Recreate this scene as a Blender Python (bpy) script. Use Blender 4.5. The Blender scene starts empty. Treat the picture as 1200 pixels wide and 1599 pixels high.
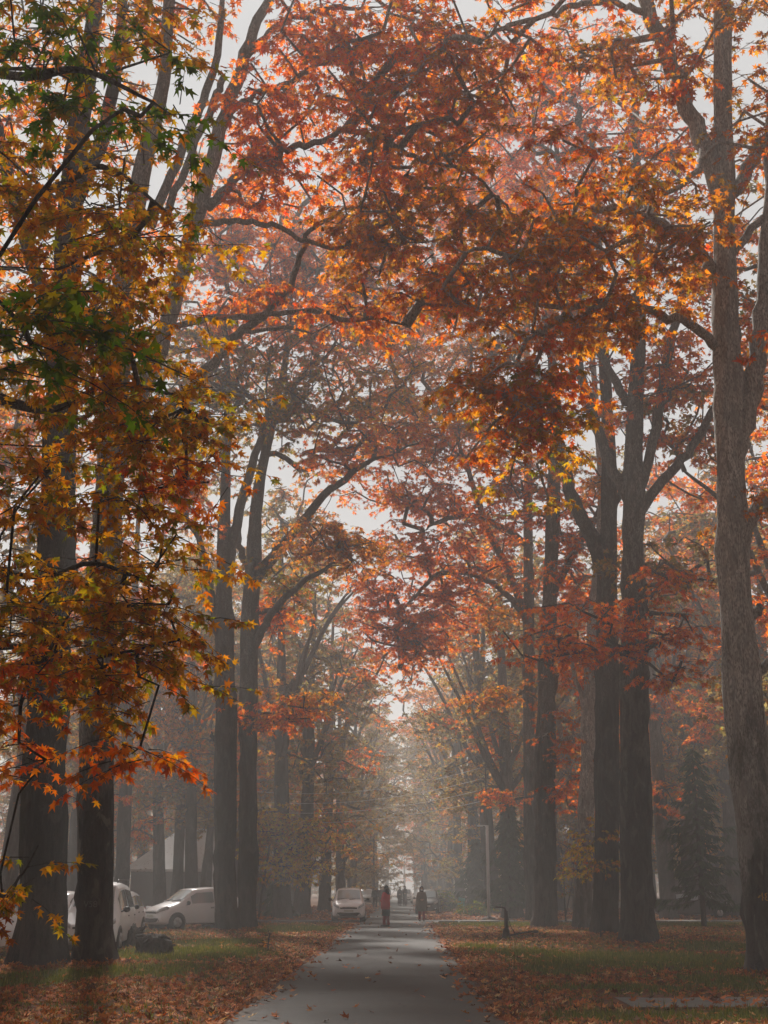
import bpy, math, random
import numpy as np
from mathutils import Vector, Matrix, noise
from mathutils.bvhtree import BVHTree
R = math.radians
C = bpy.context.scene.collection
S = bpy.context.scene

# ------------------------------------------------------------------ camera
FPX = 2000.0                                   # focal length in photo pixels (1200x1599)
CH = 1.63
PITCH = math.atan(587.5 / FPX)
YAW = math.atan(28 / FPX)                      # camera turned slightly left of the avenue's axis
cam_d = bpy.data.cameras.new('camera')
cam_d.sensor_fit = 'VERTICAL'; cam_d.sensor_height = 36.0
cam_d.lens = FPX / 1599 * 36.0
cam_d.clip_start = 0.1; cam_d.clip_end = 3000
cam = bpy.data.objects.new('camera', cam_d); C.objects.link(cam)
cam.location = (0, 0, CH)
cam.rotation_euler = (R(90) + PITCH, 0, YAW)
S.camera = cam
CM = cam.rotation_euler.to_matrix()
CAMP = Vector((0, 0, CH))

# ------------------------------------------------------------------ world, sun, exposure
SUN_EL, SUN_AZ = 40.0, -14.0                   # azimuth from +Y, negative = left
w = bpy.data.worlds.new('World'); S.world = w; w.use_nodes = True
nt = w.node_tree; nt.nodes.clear()
sky = nt.nodes.new('ShaderNodeTexSky'); sky.sky_type = 'NISHITA'; sky.sun_disc = False
sky.sun_elevation = R(SUN_EL); sky.sun_rotation = R(SUN_AZ)
sky.air_density = 1.2; sky.dust_density = 6.0; sky.ozone_density = 1.0
hs = nt.nodes.new('ShaderNodeHueSaturation'); hs.inputs['Saturation'].default_value = 0.15
bg = nt.nodes.new('ShaderNodeBackground'); bg.inputs[1].default_value = 0.055
out = nt.nodes.new('ShaderNodeOutputWorld')
vm = nt.nodes.new('ShaderNodeVectorMath'); vm.operation = 'MINIMUM'; vm.inputs[1].default_value = (8.2, 8.0, 7.9)
nt.links.new(sky.outputs[0], vm.inputs[0]); nt.links.new(vm.outputs[0], hs.inputs['Color']); nt.links.new(hs.outputs[0], bg.inputs[0]); nt.links.new(bg.outputs[0], out.inputs[0])
sl = bpy.data.lights.new('sun', 'SUN'); sl.energy = 5.0; sl.angle = R(3.5); sl.color = (1, .96, .9)
sun = bpy.data.objects.new('sun', sl); C.objects.link(sun)
sd = Vector((math.sin(R(SUN_AZ)) * math.cos(R(SUN_EL)), math.cos(R(SUN_AZ)) * math.cos(R(SUN_EL)), math.sin(R(SUN_EL))))
sun.rotation_euler = sd.to_track_quat('Z', 'Y').to_euler(); sun.location = (0, 0, 60)
S.view_settings.view_transform = 'Standard'; S.view_settings.look = 'None'
S.view_settings.exposure = 0.6; S.view_settings.gamma = 1
HAZE_DENSITY = 0.0032
HAZE_G = 0.2
cy = S.cycles
cy.max_bounces = 7; cy.diffuse_bounces = 5; cy.glossy_bounces = 2; cy.transmission_bounces = 3
cy.volume_bounces = 1; cy.transparent_max_bounces = 6; cy.caustics_reflective = False; cy.caustics_refractive = False
cy.use_denoising = True; cy.sample_clamp_indirect = 4.0

# ------------------------------------------------------------------ helpers
def ray(px, py):
    return CM @ Vector(((px - 600) / FPX, -(py - 799.5) / FPX, -1.0))
def P(px, py, D):                              # the point seen at a photo pixel, D metres down the avenue
    d = ray(px, py); return CAMP + d * (D / d.y)
def G(px, py, z=0.0):                          # the ground point seen at a photo pixel
    d = ray(px, py); return CAMP + d * ((z - CH) / d.z)
def ppm(py, D):                                # photo pixels per metre at depth D
    a = P(600, py, D); b = P(610, py, D); return 10 / (b - a).length

rng = np.random.default_rng(7)
random.seed(7)

class MB:
    """collects geometry and builds ONE mesh object"""
    def __init__(s): s.v = []; s.f = {}; s.n = 0; s.c = []
    def add(s, V, F, col=None):
        V = np.asarray(V, dtype=np.float32).reshape(-1, 3)
        for k, A in F.items():
            s.f.setdefault(k, []).append(np.asarray(A, dtype=np.int32).reshape(-1, k) + s.n)
        s.v.append(V); s.n += len(V)
        if col is not None: s.c.append(np.asarray(col, dtype=np.float32).reshape(-1, 3))
    def merge(s, o):
        for k, L in o.f.items():
            for A in L: s.f.setdefault(k, []).append(A + s.n)
        s.v += o.v; s.n += o.n
    def mesh(s, name, mat, smooth=True):
        me = bpy.data.meshes.new(name)
        V = np.concatenate(s.v) if s.v else np.zeros((0, 3), np.float32)
        loops = []; starts = []; off = 0
        for k, L in s.f.items():
            A = np.concatenate(L); loops.append(A.ravel()); starts.append(off + np.arange(len(A)) * k); off += A.size
        loops = np.concatenate(loops); starts = np.concatenate(starts)
        me.vertices.add(len(V)); me.vertices.foreach_set('co', V.ravel())
        me.loops.add(len(loops)); me.loops.foreach_set('vertex_index', loops.astype(np.int32))
        me.polygons.add(len(starts)); me.polygons.foreach_set('loop_start', starts.astype(np.int32))
        me.polygons.foreach_set('use_smooth', np.full(len(starts), smooth))
        me.update(calc_edges=True)
        if s.c:
            cc = np.concatenate(s.c); a = me.color_attributes.new('col', 'FLOAT_COLOR', 'POINT')
            a.data.foreach_set('color', np.concatenate([cc, np.ones((len(cc), 1), np.float32)], 1).ravel())
        if mat: me.materials.append(mat)
        return me
    def build(s, name, mat, parent=None, loc=None, smooth=True):
        o = bpy.data.objects.new(name, s.mesh(name, mat, smooth)); C.objects.link(o)
        if parent: o.parent = parent
        if loc is not None: o.location = loc
        return o
    # --- shapes
    def box(s, c, d, rot=None):
        c = np.array(c); d = np.array(d) / 2
        V = np.array([[x, y, z] for x in (-1, 1) for y in (-1, 1) for z in (-1, 1)], float) * d
        if rot is not None: V = V @ np.array(rot).T
        s.add(V + c, {4: [[0, 1, 3, 2], [4, 6, 7, 5], [0, 4, 5, 1], [2, 3, 7, 6], [0, 2, 6, 4], [1, 5, 7, 3]]}); return s
    def tube(s, pts, rad, n=8, cap=True, rough=0.0, sq=1.0, flare=0.0, seed=0.0, knots=()):
        P_ = np.array([list(p) for p in pts], float); m = len(P_); rad = np.broadcast_to(np.array(rad, float), (m,))
        T = np.gradient(P_, axis=0); T /= np.linalg.norm(T, axis=1)[:, None] + 1e-9
        ref = np.array([1., 0, 0]) if abs(T[0][0]) < .9 else np.array([0, 1., 0])
        V = np.zeros((m, n, 3)); ang = np.arange(n) * 2 * math.pi / n
        for i in range(m):
            a = ref - T[i] * ref.dot(T[i]); a /= np.linalg.norm(a) + 1e-9; b = np.cross(T[i], a); ref = a
            r = np.full(n, rad[i])
            if rough or flare:
                for j in range(n):
                    q = Vector((math.cos(ang[j]) * 1.3 + seed, math.sin(ang[j]) * 1.3, P_[i][2] * .55))
                    k = noise.noise(q) * rough * .8 + noise.noise(Vector((q.x * 2.6, q.y * 2.6, q.z * 1.2))) * rough * .5 + noise.noise(Vector((q.x * 6, q.y * 6, q.z * 2.2))) * rough * .4
                    if flare: k += flare * math.exp(-max(0, P_[i][2]) / .45) * (.55 + .6 * math.cos(ang[j] * 5 + seed * 3 + math.sin(ang[j]*2)))
                    for (kz, ka, kh, ks) in knots:
                        da = (ang[j] - ka + math.pi) % (2 * math.pi) - math.pi; k += kh * math.exp(-(((P_[i][2] - kz) / ks) ** 2 + (da * rad[i] / ks) ** 2))
                    r[j] *= 1 + k
            V[i] = P_[i] + np.outer(r * np.cos(ang), a) + np.outer(r * np.sin(ang) * sq, b)
        i, j = np.meshgrid(np.arange(m - 1), np.arange(n), indexing='ij'); i = i.ravel(); j = j.ravel(); k = (j + 1) % n
        F = {4: np.stack([i * n + j, i * n + k, (i + 1) * n + k, (i + 1) * n + j], 1)}
        if cap: F[n] = [list(range(n - 1, -1, -1)), [(m - 1) * n + q for q in range(n)]] if n != 4 else None
        if cap and n == 4: F[4] = np.concatenate([F[4], [[3, 2, 1, 0], [(m - 1) * 4 + q for q in range(4)]]])
        s.add(V.reshape(-1, 3), F); return s
    def loft(s, rings, cap=True):
        m = len(rings); n = len(rings[0]); V = np.array(rings, float).reshape(-1, 3)
        i, j = np.meshgrid(np.arange(m - 1), np.arange(n), indexing='ij'); i = i.ravel(); j = j.ravel(); k = (j + 1) % n
        F = {4: np.stack([i * n + j, i * n + k, (i + 1) * n + k, (i + 1) * n + j], 1)}
        if cap:
            e = [list(range(n - 1, -1, -1)), [(m - 1) * n + q for q in range(n)]]
            if n == 4: F[4] = np.concatenate([F[4], e])
            else: F[n] = e
        s.add(V, F); return s
    def ball(s, c, r, nu=12, nv=8):
        r = np.broadcast_to(np.array(r, float), (3,)); rings = []
        for i in range(nv + 1):
            a = math.pi * (i + .001) / (nv + .002) - math.pi / 2
            rings.append([[c[0] + r[0] * math.cos(a) * math.cos(t), c[1] + r[1] * math.cos(a) * math.sin(t), c[2] + r[2] * math.sin(a)] for t in np.arange(nu) * 2 * math.pi / nu])
        return s.loft(rings)

def tag(o, label=None, cat=None, group=None, kind=None):
    if label: o['label'] = label
    if cat: o['category'] = cat
    if group: o['group'] = group
    if kind: o['kind'] = kind
    return o
def empty(name, loc, rz=0, label=None, cat=None, group=None):
    o = bpy.data.objects.new(name, None); C.objects.link(o); o.empty_display_size = .2
    o.location = loc; o.rotation_euler = (0, 0, rz); return tag(o, label, cat, group)
def copy_tree(o, parent=None):
    c = o.copy(); C.objects.link(c)
    if parent: c.parent = parent
    for ch in list(o.children): copy_tree(ch, c)
    return c

# ------------------------------------------------------------------ materials
def nodes(m): m.use_nodes = True; m.node_tree.nodes.clear(); return m.node_tree
def N(t, typ, **kw):
    n = t.nodes.new(typ)
    for k, v in kw.items():
        if hasattr(n, k): setattr(n, k, v)
    return n
def ramp(t, fac, stops):
    r = t.nodes.new('ShaderNodeValToRGB'); e = r.color_ramp.elements
    while len(e) > 1: e.remove(e[-1])
    e[0].position = stops[0][0]; e[0].color = (*stops[0][1], 1)
    for p, c in stops[1:]:
        q = e.new(p); q.color = (*c, 1)
    t.links.new(fac, r.inputs[0]); return r.outputs[0]
def noise_tex(t, scale, detail=6, rough=.6, vec=None, dist=0):
    n = t.nodes.new('ShaderNodeTexNoise'); n.inputs['Scale'].default_value = scale; n.inputs['Detail'].default_value = detail
    n.inputs['Roughness'].default_value = rough; n.inputs['Distortion'].default_value = dist
    if vec is not None: t.links.new(vec, n.inputs['Vector'])
    return n.outputs['Fac']
def mapped(t, scale=(1, 1, 1), coord='Object'):
    tc = t.nodes.new('ShaderNodeTexCoord'); mp = t.nodes.new('ShaderNodeMapping'); mp.inputs['Scale'].default_value = scale
    t.links.new(tc.outputs[coord], mp.inputs[0]); return mp.outputs[0]
def mix(t, a, b, fac, mode='MIX'):
    m = t.nodes.new('ShaderNodeMix'); m.data_type = 'RGBA'; m.blend_type = mode
    for s, v in ((m.inputs[0], fac), (m.inputs[6], a), (m.inputs[7], b)):
        if hasattr(v, 'is_output') or isinstance(v, bpy.types.NodeSocket): t.links.new(v, s)
        elif isinstance(v, (int, float)): s.default_value = v
        else: s.default_value = (*v, 1)
    return m.outputs[2]
def bump(t, h, strength, dist=.02):
    b = t.nodes.new('ShaderNodeBump'); b.inputs['Strength'].default_value = strength; b.inputs['Distance'].default_value = dist
    t.links.new(h, b.inputs['Height']); return b.outputs[0]
def finish(t, col, rough=.7, nrm=None, metal=0, spec=.3, **kw):
    p = t.nodes.new('ShaderNodeBsdfPrincipled'); o = t.nodes.new('ShaderNodeOutputMaterial')
    if isinstance(col, bpy.types.NodeSocket): t.links.new(col, p.inputs['Base Color'])
    else: p.inputs['Base Color'].default_value = (*col, 1)
    if isinstance(rough, bpy.types.NodeSocket): t.links.new(rough, p.inputs['Roughness'])
    else: p.inputs['Roughness'].default_value = rough
    p.inputs['Metallic'].default_value = metal; p.inputs['Specular IOR Level'].default_value = spec
    for k, v in kw.items(): p.inputs[k.replace('_', ' ')].default_value = v
    if nrm is not None: t.links.new(nrm, p.inputs['Normal'])
    t.links.new(p.outputs[0], o.inputs[0]); return p
def plain(name, col, rough=.6, metal=0, spec=.3, var=.15, scale=6, **kw):
    m = bpy.data.materials.new(name); t = nodes(m)
    n = noise_tex(t, scale, 5, .6, mapped(t))
    c = mix(t, tuple(x * (1 - var) for x in col), tuple(min(1, x * (1 + var)) for x in col), n)
    finish(t, c, rough, bump(t, n, .05), metal, spec, **kw); return m

def bark_mat(name, dark, light, h0, h1, patch=.5):
    """plane bark: dark and rough low down, paler and flaking higher up"""
    m = bpy.data.materials.new(name); t = nodes(m)
    v1 = mapped(t, (1, 1, .35)); v2 = mapped(t, (1, 1, .22))
    n1 = noise_tex(t, 1.7, 8, .62, v1, .4); n2 = noise_tex(t, 9, 8, .7, v2, .6); n3 = noise_tex(t, 34, 4, .6, v1)
    tc = t.nodes.new('ShaderNodeTexCoord'); sp = t.nodes.new('ShaderNodeSeparateXYZ'); t.links.new(tc.outputs['Object'], sp.inputs[0])
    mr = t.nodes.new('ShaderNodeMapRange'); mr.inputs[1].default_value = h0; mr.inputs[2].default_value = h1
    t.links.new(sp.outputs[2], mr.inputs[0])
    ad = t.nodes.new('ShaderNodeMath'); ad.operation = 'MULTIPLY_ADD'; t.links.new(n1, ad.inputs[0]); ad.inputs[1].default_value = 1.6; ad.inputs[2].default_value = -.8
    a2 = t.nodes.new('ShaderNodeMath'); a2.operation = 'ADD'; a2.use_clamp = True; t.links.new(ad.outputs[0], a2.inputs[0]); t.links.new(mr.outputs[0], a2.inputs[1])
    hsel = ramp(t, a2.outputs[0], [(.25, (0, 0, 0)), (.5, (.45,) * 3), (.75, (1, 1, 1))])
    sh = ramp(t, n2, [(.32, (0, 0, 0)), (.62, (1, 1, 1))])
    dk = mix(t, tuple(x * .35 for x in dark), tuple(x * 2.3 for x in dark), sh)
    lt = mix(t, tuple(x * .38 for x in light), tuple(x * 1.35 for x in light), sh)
    pt = ramp(t, n3, [(.42, (0, 0, 0)), (.62, (1, 1, 1))])
    lt = mix(t, lt, tuple(x * .4 for x in light), pt)
    fl = noise_tex(t, 3.2, 5, .55, v1, .8)          # plates where old bark has flaked off
    flake = ramp(t, fl, [(.56, (0, 0, 0)), (.6, (.6,) * 3)])
    moss = ramp(t, noise_tex(t, 1.3, 4, .6, v1), [(.5, (0, 0, 0)), (.65, (.5,) * 3)])
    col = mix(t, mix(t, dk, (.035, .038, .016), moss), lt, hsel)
    col = mix(t, col, tuple(x * .55 for x in light), flake)
    # mottled brown-grey tone on the lowest metre and a half, fading out above
    m2 = t.nodes.new('ShaderNodeMapRange'); m2.inputs[1].default_value = 1.9; m2.inputs[2].default_value = 1.3; t.links.new(sp.outputs[2], m2.inputs[0])
    foot_tone = mix(t, (0, 0, 0), m2.outputs[0], ramp(t, n2, [(.35, (.1,)*3), (.65, (.9,)*3)]))
    col = mix(t, col, tuple(x * .42 for x in (.2, .16, .135)), foot_tone)
    hgt = mix(t, n2, n3, .35)
    finish(t, col, .9, bump(t, hgt, 1.0, .12), spec=.15); return m
M = {}
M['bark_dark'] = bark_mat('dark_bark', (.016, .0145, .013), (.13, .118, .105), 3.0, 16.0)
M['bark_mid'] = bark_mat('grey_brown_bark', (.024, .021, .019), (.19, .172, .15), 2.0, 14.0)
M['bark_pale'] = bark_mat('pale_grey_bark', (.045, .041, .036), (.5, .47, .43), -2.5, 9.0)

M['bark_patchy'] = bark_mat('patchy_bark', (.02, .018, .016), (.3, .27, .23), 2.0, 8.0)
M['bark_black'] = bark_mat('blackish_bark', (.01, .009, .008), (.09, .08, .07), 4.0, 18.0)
def leaf_mat(name, trans=.72, rough=.65):
    m = bpy.data.materials.new(name); t = nodes(m)
    a = t.nodes.new('ShaderNodeVertexColor'); a.layer_name = 'col'
    p = t.nodes.new('ShaderNodeBsdfPrincipled'); p.inputs['Roughness'].default_value = rough; p.inputs['Specular IOR Level'].default_value = .05
    tr = t.nodes.new('ShaderNodeBsdfTranslucent'); mx = t.nodes.new('ShaderNodeMixShader'); o = t.nodes.new('ShaderNodeOutputMaterial')
    n = noise_tex(t, 25, 3, .6, mapped(t)); dk = mix(t, a.outputs[0], (0.3, .2, .1), .5, 'MULTIPLY'); c = mix(t, dk, a.outputs[0], ramp(t, n, [(.3, (.3,)*3), (.55, (1,)*3)]))
    t.links.new(c, p.inputs['Base Color'])
    gm = t.nodes.new('ShaderNodeHueSaturation'); gm.inputs['Value'].default_value = 1.3; gm.inputs['Saturation'].default_value = 1.15; t.links.new(c, gm.inputs['Color']); t.links.new(gm.outputs[0], tr.inputs[0])
    mx.inputs[0].default_value = trans; t.links.new(p.outputs[0], mx.inputs[1]); t.links.new(tr.outputs[0], mx.inputs[2]); t.links.new(mx.outputs[0], o.inputs[0]); return m
M['leaf'] = leaf_mat('autumn_leaf'); M['litter'] = leaf_mat('dry_leaf', .15, .75)
M['grass'] = leaf_mat('grass_blade', .35, .6)
M['needle'] = leaf_mat('conifer_needle', .15, .95)

# ------------------------------------------------------------------ foliage
LEAF = np.array([(0, 0), (.02, .4), (.24, .17), (.6, .5), (.5, .14), (1, 0), (.5, -.14), (.62, -.48), (.24, -.17), (.04, -.42)], float)
LEAF = np.c_[LEAF, -.42 * np.abs(LEAF[:, 1]) - .3 * LEAF[:, 0] ** 2]
LEAF7 = np.array([(0, 0), (.3, .5), (.45, .14), (1, 0), (.45, -.14), (.3, -.5)], float); LEAF7 = np.c_[LEAF7, -.3 * np.abs(LEAF7[:, 1]) - .15 * LEAF7[:, 0] ** 2]
def unit(a): return a / (np.linalg.norm(a, axis=-1, keepdims=True) + 1e-9)
def add_leaves(mb, pos, axis, nrm, size, col, T=LEAF):
    a = unit(axis); n = unit(nrm - a * (nrm * a).sum(1, keepdims=True)); b = np.cross(n, a)
    V = pos[:, None, :] + size[:, None, None] * (T[None, :, 0:1] * a[:, None] + T[None, :, 1:2] * b[:, None] + T[None, :, 2:3] * n[:, None])
    k = len(T); n_ = len(pos)
    mb.add(V.reshape(-1, 3), {k: np.arange(n_ * k).reshape(n_, k)}, np.repeat(col, k, axis=0))
PAL = {
 'green':  [((.06, .11, .01), 5), ((.11, .15, .012), 3), ((.24, .19, .015), 2), ((.36, .15, .015), 1)],
 'gold':   [((.48, .24, .012), 6), ((.55, .2, .01), 5), ((.24, .22, .02), 4), ((.42, .12, .01), 2), ((.62, .33, .02), 3)],
 'orange': [((.74, .19, .012), 6), ((.7, .12, .012), 4), ((.6, .26, .02), 3), ((.42, .11, .01), 3)],
 'red':    [((.78, .18, .012), 6), ((.7, .11, .012), 3), ((.75, .22, .015), 4), ((.4, .08, .012), 2)],
 'bright': [((.8, .14, .01), 6), ((.75, .22, .012), 4), ((.72, .085, .01), 4), ((.42, .09, .01), 2)],
 'mist':   [((.27, .2, .08), 5), ((.2, .16, .07), 5), ((.42, .2, .055), 3), ((.33, .24, .1), 3)],  # duller, greyer leaf tones with some of the mist mixed into the colour
 'brown':  [((.52, .21, .02), 5), ((.56, .16, .015), 4), ((.28, .17, .02), 3), ((.66, .22, .015), 3)],
 'olive':  [((.24, .17, .025), 5), ((.15, .13, .025), 4), ((.4, .18, .02), 4), ((.46, .13, .015), 2)],
 'yellow': [((.8, .55, .03), 5), ((.7, .45, .03), 4), ((.25, .25, .03), 2), ((.58, .25, .015), 2)],
 'litter': [((.46, .14, .035), 5), ((.3, .085, .022), 5), ((.52, .22, .07), 3), ((.12, .045, .02), 5), ((.6, .34, .16), 1)],
}
def pick(pal, n, r):
    it = PAL[pal]; c = np.array([x[0] for x in it]); p = np.array([x[1] for x in it], float); p /= p.sum()
    q = c[r.choice(len(c), n, p=p)]
    return np.clip(q * r.uniform(.7, 1.25, (n, 1)) * r.normal(1, .08, (n, 3)), .004, .8)

def sprays(lm, tw, c, n_spray, length, pal, r, leaf=.17, per=11, T=LEAF, spread=.5, ts=1.0):
    """leafy twigs radiating from c, with leaves hanging off both sides"""
    for q in range(n_spray):
        th = r.uniform(0, 2 * math.pi); d = np.array([math.cos(th), math.sin(th), r.uniform(-.35, .3)]); d /= np.linalg.norm(d)
        L = length * r.uniform(.6, 1.2); st = c + r.normal(0, spread * .35, 3) * [1, 1, .6]
        u = np.linspace(0, 1, 4); pts = st + np.outer(u, d) * L; pts[:, 2] -= .22 * L * u ** 2
        if tw is not None: tw.tube(pts, np.array([.011, .009, .006, .004]) * ts, 3, cap=False)
        k = max(3, int(per * r.uniform(.7, 1.3))); s = r.uniform(.1, 1.0, k) ** .7
        base = st + np.outer(s, d) * L; base[:, 2] -= .22 * L * s ** 2
        side = np.cross(d, [0, 0, 1]); sg = np.where(np.arange(k) % 2 == 0, 1, -1)[:, None]
        ax = d * r.uniform(.1, .9, (k, 1)) + side * sg * r.uniform(.3, 1, (k, 1)) + np.array([0, 0, -1]) * r.uniform(.05, .9, (k, 1)) + r.normal(0, .2, (k, 3))
        nr = np.array([0, 0, 1.]) + r.normal(0, .6, (k, 3))
        sz = leaf * r.uniform(.6, 1.25, k); pt = base + unit(ax) * leaf * .35
        add_leaves(lm, pt, ax, nr, sz, pick(pal, k, r), T)

def grow(limbs, blobs, r, leaf=.17, T=LEAF, twigs=True, dens=3.0, bs=1.0):
    """limbs: [(pts, radii)], blobs: [(centre, (rx,ry,rz), n, palette)] -> branch MB, leaf MB"""
    bm, lm = MB(), MB()
    nodes_ = []; 
    for pts, rad in limbs:
        for a, b in zip(pts[:-1], pts[1:]):
            a = np.array(a); b = np.array(b); k = max(1, int(np.linalg.norm(b - a) / .7))
            for i in range(k): nodes_.append(a + (b - a) * (i + 1) / k)
    nl = len(nodes_); par = [-1] * nl; cnt = [0.] * nl
    # limbs higher than the crown bottom only
    subs = []
    for c, rr, n, pal in blobs:
        c = np.array(c); rr = np.array(rr)
        for i in range(int(n * dens + .5)):
            v = np.clip(r.normal(0, .55, 3), -1.5, 1.5)
            subs.append((c + v * rr, pal))
    A = np.array(nodes_)
    dist = [float(np.min(np.linalg.norm(A - s[0], axis=1))) for s in subs]
    order = np.argsort(dist); cap = nl + len(subs) * 14
    B = np.full((cap, 3), 1e6); B[:nl] = A; n = nl; par = np.full(cap, -1); cnt = np.zeros(cap)
    ends = []
    for q in order:
        s, pal = subs[q]; dv = B[:n] - s; d = np.linalg.norm(dv, axis=1) + np.maximum(0, dv[:, 2]) * .4
        j = int(np.argmin(d)); L = np.linalg.norm(s - B[j]); k = int(min(12, max(1, L / .55))); st = B[j].copy(); pr = j
        wob = r.normal(0, .1 * L, 3); wob[2] = abs(wob[2]) * 1.2 + .04 * L
        for i in range(1, k + 1):
            u = i / k; p = st + (s - st) * u + wob * math.sin(u * math.pi) + r.normal(0, .04, 3) * (u < 1)
            B[n] = p; par[n] = pr; pr = n; n += 1
        ends.append((pr, pal)); x = pr
        while x >= nl: cnt[x] += 1; x = par[x]
    kids = {}
    for i in range(nl, n): kids.setdefault(int(par[i]), []).append(i)
    rad = lambda i: bs * min(.13, .012 + .0125 * cnt[i] ** .62)
    stack = [(int(par[i]), i) for i in range(nl, n) if par[i] < nl]
    while stack:
        p0, i = stack.pop(); ch = [B[p0], B[i]]; rr = [rad(i) * 1.15, rad(i)]
        while True:
            ks = kids.get(i, [])
            if not ks: break
            ks = sorted(ks, key=lambda z: -cnt[z]); 
            for z in ks[1:]: stack.append((i, z))
            i = ks[0]; ch.append(B[i]); rr.append(rad(i))
        big = rr[0] > .03
        bm.tube(ch, rr, 6 if big else 4, cap=False)
    for i, pal in ends:
        sprays(lm, bm if twigs else None, B[i], 5, .75, pal, r, leaf, 11 if bs == 1 else 15, T, ts=1 if bs == 1 else .55)
    return bm, lm

def smooth_line(pts, k=4):
    """Catmull-Rom through rows of (x,y,z,r)"""
    A = np.array(pts, float); A = np.vstack([2 * A[0] - A[1], A, 2 * A[-1] - A[-2]]); o = []
    for i in range(1, len(A) - 2):
        for t in np.arange(k) / k:
            p0, p1, p2, p3 = A[i - 1], A[i], A[i + 1], A[i + 2]
            o.append(.5 * (2 * p1 + (p2 - p0) * t + (2 * p0 - 5 * p1 + 4 * p2 - p3) * t * t + (3 * p1 - p0 - 3 * p2 + p3) * t ** 3))
    o.append(A[-2]); o = np.array(o); o[:, 3] = np.maximum(o[:, 3], .006); return o

TREES = {}
def traced_tree(name, label, base, trunk, limbs, blobs, mat, seed, leaf=.17, group='plane trees lining the avenue', D=None, extra_limbs=(), dens_=3.0):
    """base: photo pixel of the foot. trunk/limbs: rows (px,py,halfwidth_px[,dD]). blobs: (px,py,dD,rx,ry,rD,n,pal)"""
    g = G(*base) if D is None else None
    D0 = g.y if D is None else D
    r = np.random.default_rng(seed)
    def conv(rows, n=None):
        o = []
        for row in rows:
            dd = row[3] if len(row) > 3 else 0
            p = P(row[0], row[1], D0 + dd); o.append((*p, .9 * row[2] / ppm(row[1], D0 + dd)))
        return smooth_line(o, 5)
    T_ = conv(trunk); T_[0, 2] = -.15
    root = Vector((T_[0, 0], T_[0, 1], 0))
    e = empty(name, root, 0, label, 'tree', group)
    m = MB(); off = np.array([*root])
    dens = []
    for i in range(len(T_) - 1):
        k = max(1, int(abs(T_[i + 1, 2] - T_[i, 2]) / .22))
        for q in range(k): dens.append(T_[i] + (T_[i + 1] - T_[i]) * q / k)
    dens.append(T_[-1]); dens = np.array(dens)
    m.tube(dens[:, :3] - off, dens[:, 3], 44, rough=.26, flare=.24, seed=seed * 1.7, knots=[(r.uniform(.8, 13), r.uniform(0, 6.28), r.uniform(.12, .34), r.uniform(.14, .32)) for _ in range(16)])
    L = [(dens[::3, :3], dens[::3, 3])]
    for l in limbs:
        c = conv(l); c[-4:, 3] *= np.array([.85, .65, .45, .2]) if l[-1][2] < 5 else 1; wv = r.normal(0, .035, (len(c), 3)); wv[0] = 0; c[:, :3] += wv
        m.tube(c[:, :3] - off, c[:, 3], 12, rough=.16, seed=seed + len(L)); L.append((c[:, :3], c[:, 3]))
    for pts in extra_limbs:
        c = smooth_line(pts, 5); m.tube(c[:, :3] - off, c[:, 3], 10, rough=.16, seed=seed + len(L)); L.append((c[:, :3], c[:, 3]))
    bl = []
    for (px, py, dD, rx, ry, rD, n, pal) in blobs:
        s = ppm(py, D0 + dD); bl.append((np.array(P(px, py, D0 + dD)), (rx / s, rD, ry / s), n, pal))
    hi = [(p[p[:, 2] > 2.5], q) for p, q in L]; hi = [x for x in hi if len(x[0]) > 1]
    bm, lm = grow(hi, bl, r, leaf, dens=dens_, bs=.36 if D is not None else 1.0)
    for v in bm.v: v -= off.astype(np.float32)
    for v in lm.v: v -= off.astype(np.float32)
    if bm.n: m.merge(bm)
    tr = m.build('trunk', mat, e)
    if lm.n: lm.build('crown', M['leaf'], e)
    TREES[name + str(seed)] = (e, tr)
    return e, tr

# ================================================================== THE SETTING
def in_road(x, y): return -2.25 < x < 1.25
m = MB()
xs = np.r_[np.linspace(-320, -30, 12), np.linspace(-26, 26, 90), np.linspace(30, 320, 12)]; ys = np.r_[np.linspace(-40, 8, 6), np.linspace(9, 80, 120), np.linspace(84, 560, 30)]
X, Y = np.meshgrid(xs, ys); Z = np.zeros_like(X)
for i in range(X.shape[0]):
    for j in range(X.shape[1]):
        x, y = X[i, j], Y[i, j]; d = min(1, max(0, (abs(x + .5) - 1.9) / 2.0)) * (0 if 62.5 < y < 71.5 else 1)
        Z[i, j] = (-.012 if d == 0 else 0) + d * (.05 * noise.noise(Vector((x * .35, y * .35, 0))) + .03)
def pxe(px, py, rx, ry):
    c = G(px, py); a = G(px, py - ry); b = G(px, py + ry); return (c.x, c.y, rx / ppm(py, c.y), max(.4, (a.y - b.y) / 2))
GR = [pxe(*q) for q in ((300, 1492, 120, 10), (240, 1518, 90, 10), (460, 1452, 70, 5), (340, 1474, 70, 5), (1000, 1503, 180, 14), (870, 1515, 60, 12), (1130, 1538, 60, 12), (790, 1444, 95, 5), (1050, 1444, 110, 5), (735, 1482, 45, 6), (1060, 1592, 220, 9), (60, 1532, 90, 12), (1200, 1590, 120, 10), (930, 1588, 80, 8), (960, 1548, 120, 6), (1100, 1480, 80, 6), (820, 1490, 60, 7), (1130, 1510, 90, 14))]
GA = np.zeros(X.shape)
for (cx, cy_, rx, ry) in GR: GA = np.maximum(GA, np.clip(1.5 - ((X - cx) / rx) ** 2 - ((Y - cy_) / ry) ** 2, 0, 1))
ny, nx = X.shape; ii, jj = np.meshgrid(np.arange(ny - 1), np.arange(nx - 1), indexing='ij'); ii = ii.ravel(); jj = jj.ravel()
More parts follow.
